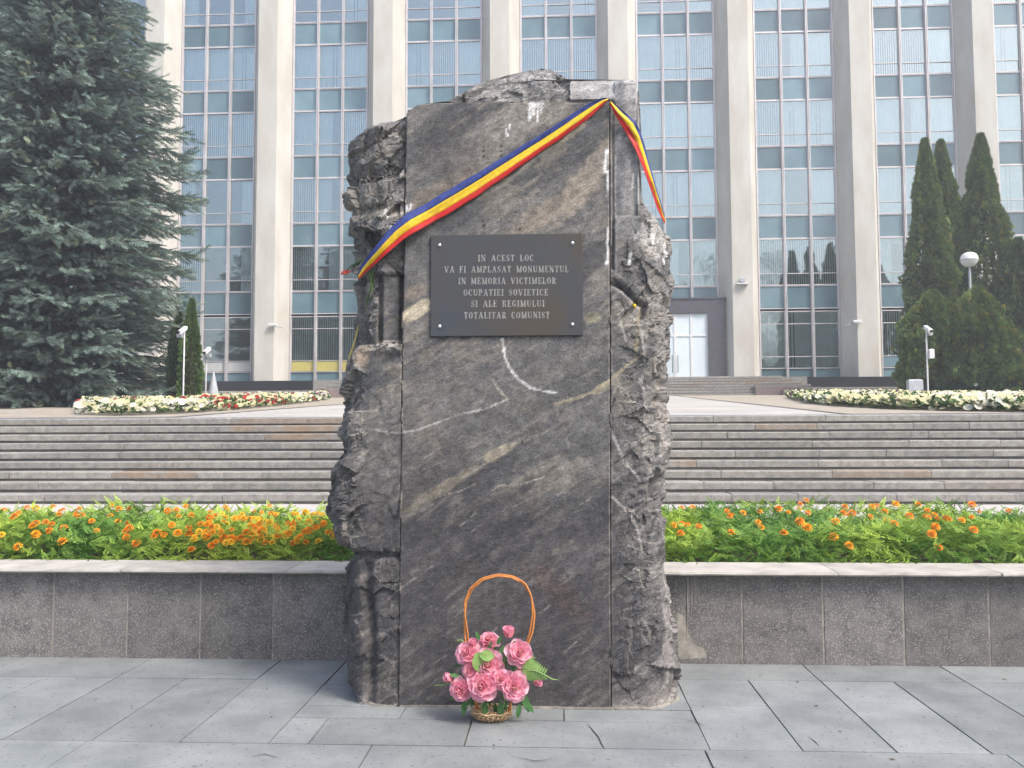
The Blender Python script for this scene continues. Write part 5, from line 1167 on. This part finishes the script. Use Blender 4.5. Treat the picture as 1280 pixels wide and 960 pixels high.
# low shrubs at the feet of the trees
def shrub_mass(name, boxes, label, cat, seed, col, size=.16, flowers=None, kind='stuff'):
    r = np.random.default_rng(seed); P_ = []; c0 = np.array([np.mean([b_[0] for b_ in boxes]), np.mean([b_[1] for b_ in boxes])]); o = tag(empty(name, (c0[0], c0[1], tz(c0[1]))), label, cat)
    for (x, y, rx_, ry, h, n) in boxes:
        a = r.uniform(0, 2*PI, n); u = r.random(n)**.5; e = r.random(n)**.6; zz = h*e*np.sqrt(np.clip(1-u*u, 0, 1)); P_.append(np.stack([x+rx_*u*np.cos(a), y+ry*u*np.sin(a), tz(y)+zz], 1))
    P_ = np.vstack(P_); n = len(P_); ax = r.normal(0, .6, (n, 3))+np.array([0, -.2, .8]); g_ = fbm(P_*1.5, 2, seed)
    v, f, c = scatter(FV, FF_, frames(P_, ax, r.normal(0, 1, (n, 3)), size*r.uniform(.6, 1.3, n)), np.array(col)*(1+.5*g_[:, None])*r.uniform(.7, 1.3, (n, 1)), FC)
    tag(link('foliage', np_mesh('foliage', v-np.array(parent_loc(o)), f, M['foliage'], c), o), kind='stuff'); return o
gL = [at(px, 495, Y) for px, Y in ((12, 27), (48, 27.4), (85, 27.8), (125, 28.5))]
shrub_mass('juniper_bed', [(g_[0], g_[1], 1.6, .9, .5, 900) for g_ in gL]+[(at(-60, 495, 27)[0], 27, 2, 1, .6, 900)], 'low green juniper cover under the spruce at the left', 'shrubs', 31, (.07, .14, .05))
gR = [(at(px, 492, 31)[0], 31) for px in (1195, 1232, 1268, 1305)]
rs = shrub_mass('rose_shrubs', [(x, y, .9, .6, .75+.15*(k % 2), 800) for k, (x, y) in enumerate(gR)], 'loose low shrubs with two white flowers between the pansies and the thujas', 'shrubs', 32, (.05, .085, .035))
for (px, py) in ((1219, 481), (1217, 490), (1258, 489)):
    p = at(px, py, 30.2); MB().lathe(tuple(p), [(.005, -.06), (.08, -.03), (.10, .01), (.06, .06), (.005, .07)], 8).build('white_flower', M['globe'], rs, smooth=True)
# large trees across the square behind the viewer: they are what the lower windows reflect
def broad_tree(x0, y0, H, R, seed, label, n=5200):
    r = np.random.default_rng(seed); o = tag(empty('plane_tree', (x0, y0, -.03)), label, 'tree')
    b = MB(); b.tube([(x0, y0, -.05), (x0+.2, y0, H*.3), (x0, y0+.2, H*.8)], [.45, .32, .08], 8)
    cs_ = [(x0+r.normal(0, R*.42), y0+r.normal(0, R*.42), H*r.uniform(.38, .92), R*r.uniform(.26, .46)) for _ in range(26)]
    for c_ in cs_[:12]: b.tube([(x0, y0, H*.25), ((x0+c_[0])/2, (y0+c_[1])/2, c_[2]*.7), (c_[0], c_[1], c_[2])], [.16, .09, .03], 5)
    b.build('trunk', M['bark'], o); P_ = []
    for (cx, cy, cz, cr) in cs_:
        k = n//26; d = r.normal(0, 1, (k, 3)); d /= np.linalg.norm(d, axis=1, keepdims=True); P_.append(np.array([cx, cy, cz])+d*cr*(r.random((k, 1))**.4)*np.array([1, 1, .8]))
    P_ = np.vstack(P_); m = len(P_)
    v, f, c = scatter(FV, FF_, frames(P_, r.normal(0, 1, (m, 3)), r.normal(0, 1, (m, 3)), .42*r.uniform(.6, 1.2, m)), np.array([.05, .09, .03])*r.uniform(.6, 1.4, (m, 1)), FC)
    link('crown', np_mesh('crown', v-np.array([x0, y0, -.03]), f, M['needle'], c), o)
for k, (x, y, h_, R_, lb_) in enumerate([(-34, -30, 25, 7.5, 'far left'), (-17, -34, 22, 6.5, 'left of centre'), (2, -38, 20, 6, 'middle'), (19, -31, 25, 7.5, 'right of centre'), (33, -33, 27, 8, 'far right'), (50, -28, 26, 8, 'outermost right')]):
    broad_tree(x, y, h_, R_, 50+k, 'tall leafy tree mirrored in the lower windows, '+lb_+' of its row', 2800)

# ------------------------------------------------------------------ thin haze in the air
hz = MB().box((-510, -510, -1.2), (510, 510, 36)).build('haze', [], None)
hm = bpy.data.materials.new('haze_air'); hm.use_nodes = True; hn = hm.node_tree; hn.nodes.remove(hn.nodes['Principled BSDF'])
pv = hn.nodes.new('ShaderNodeVolumePrincipled'); pv.inputs['Color'].default_value = (.86, .93, 1, 1); pv.inputs['Density'].default_value = .003; pv.inputs['Anisotropy'].default_value = .2
hn.links.new(pv.outputs[0], hn.nodes['Material Output'].inputs['Volume']); hz.data.materials.append(hm); tag(hz, kind='stuff')
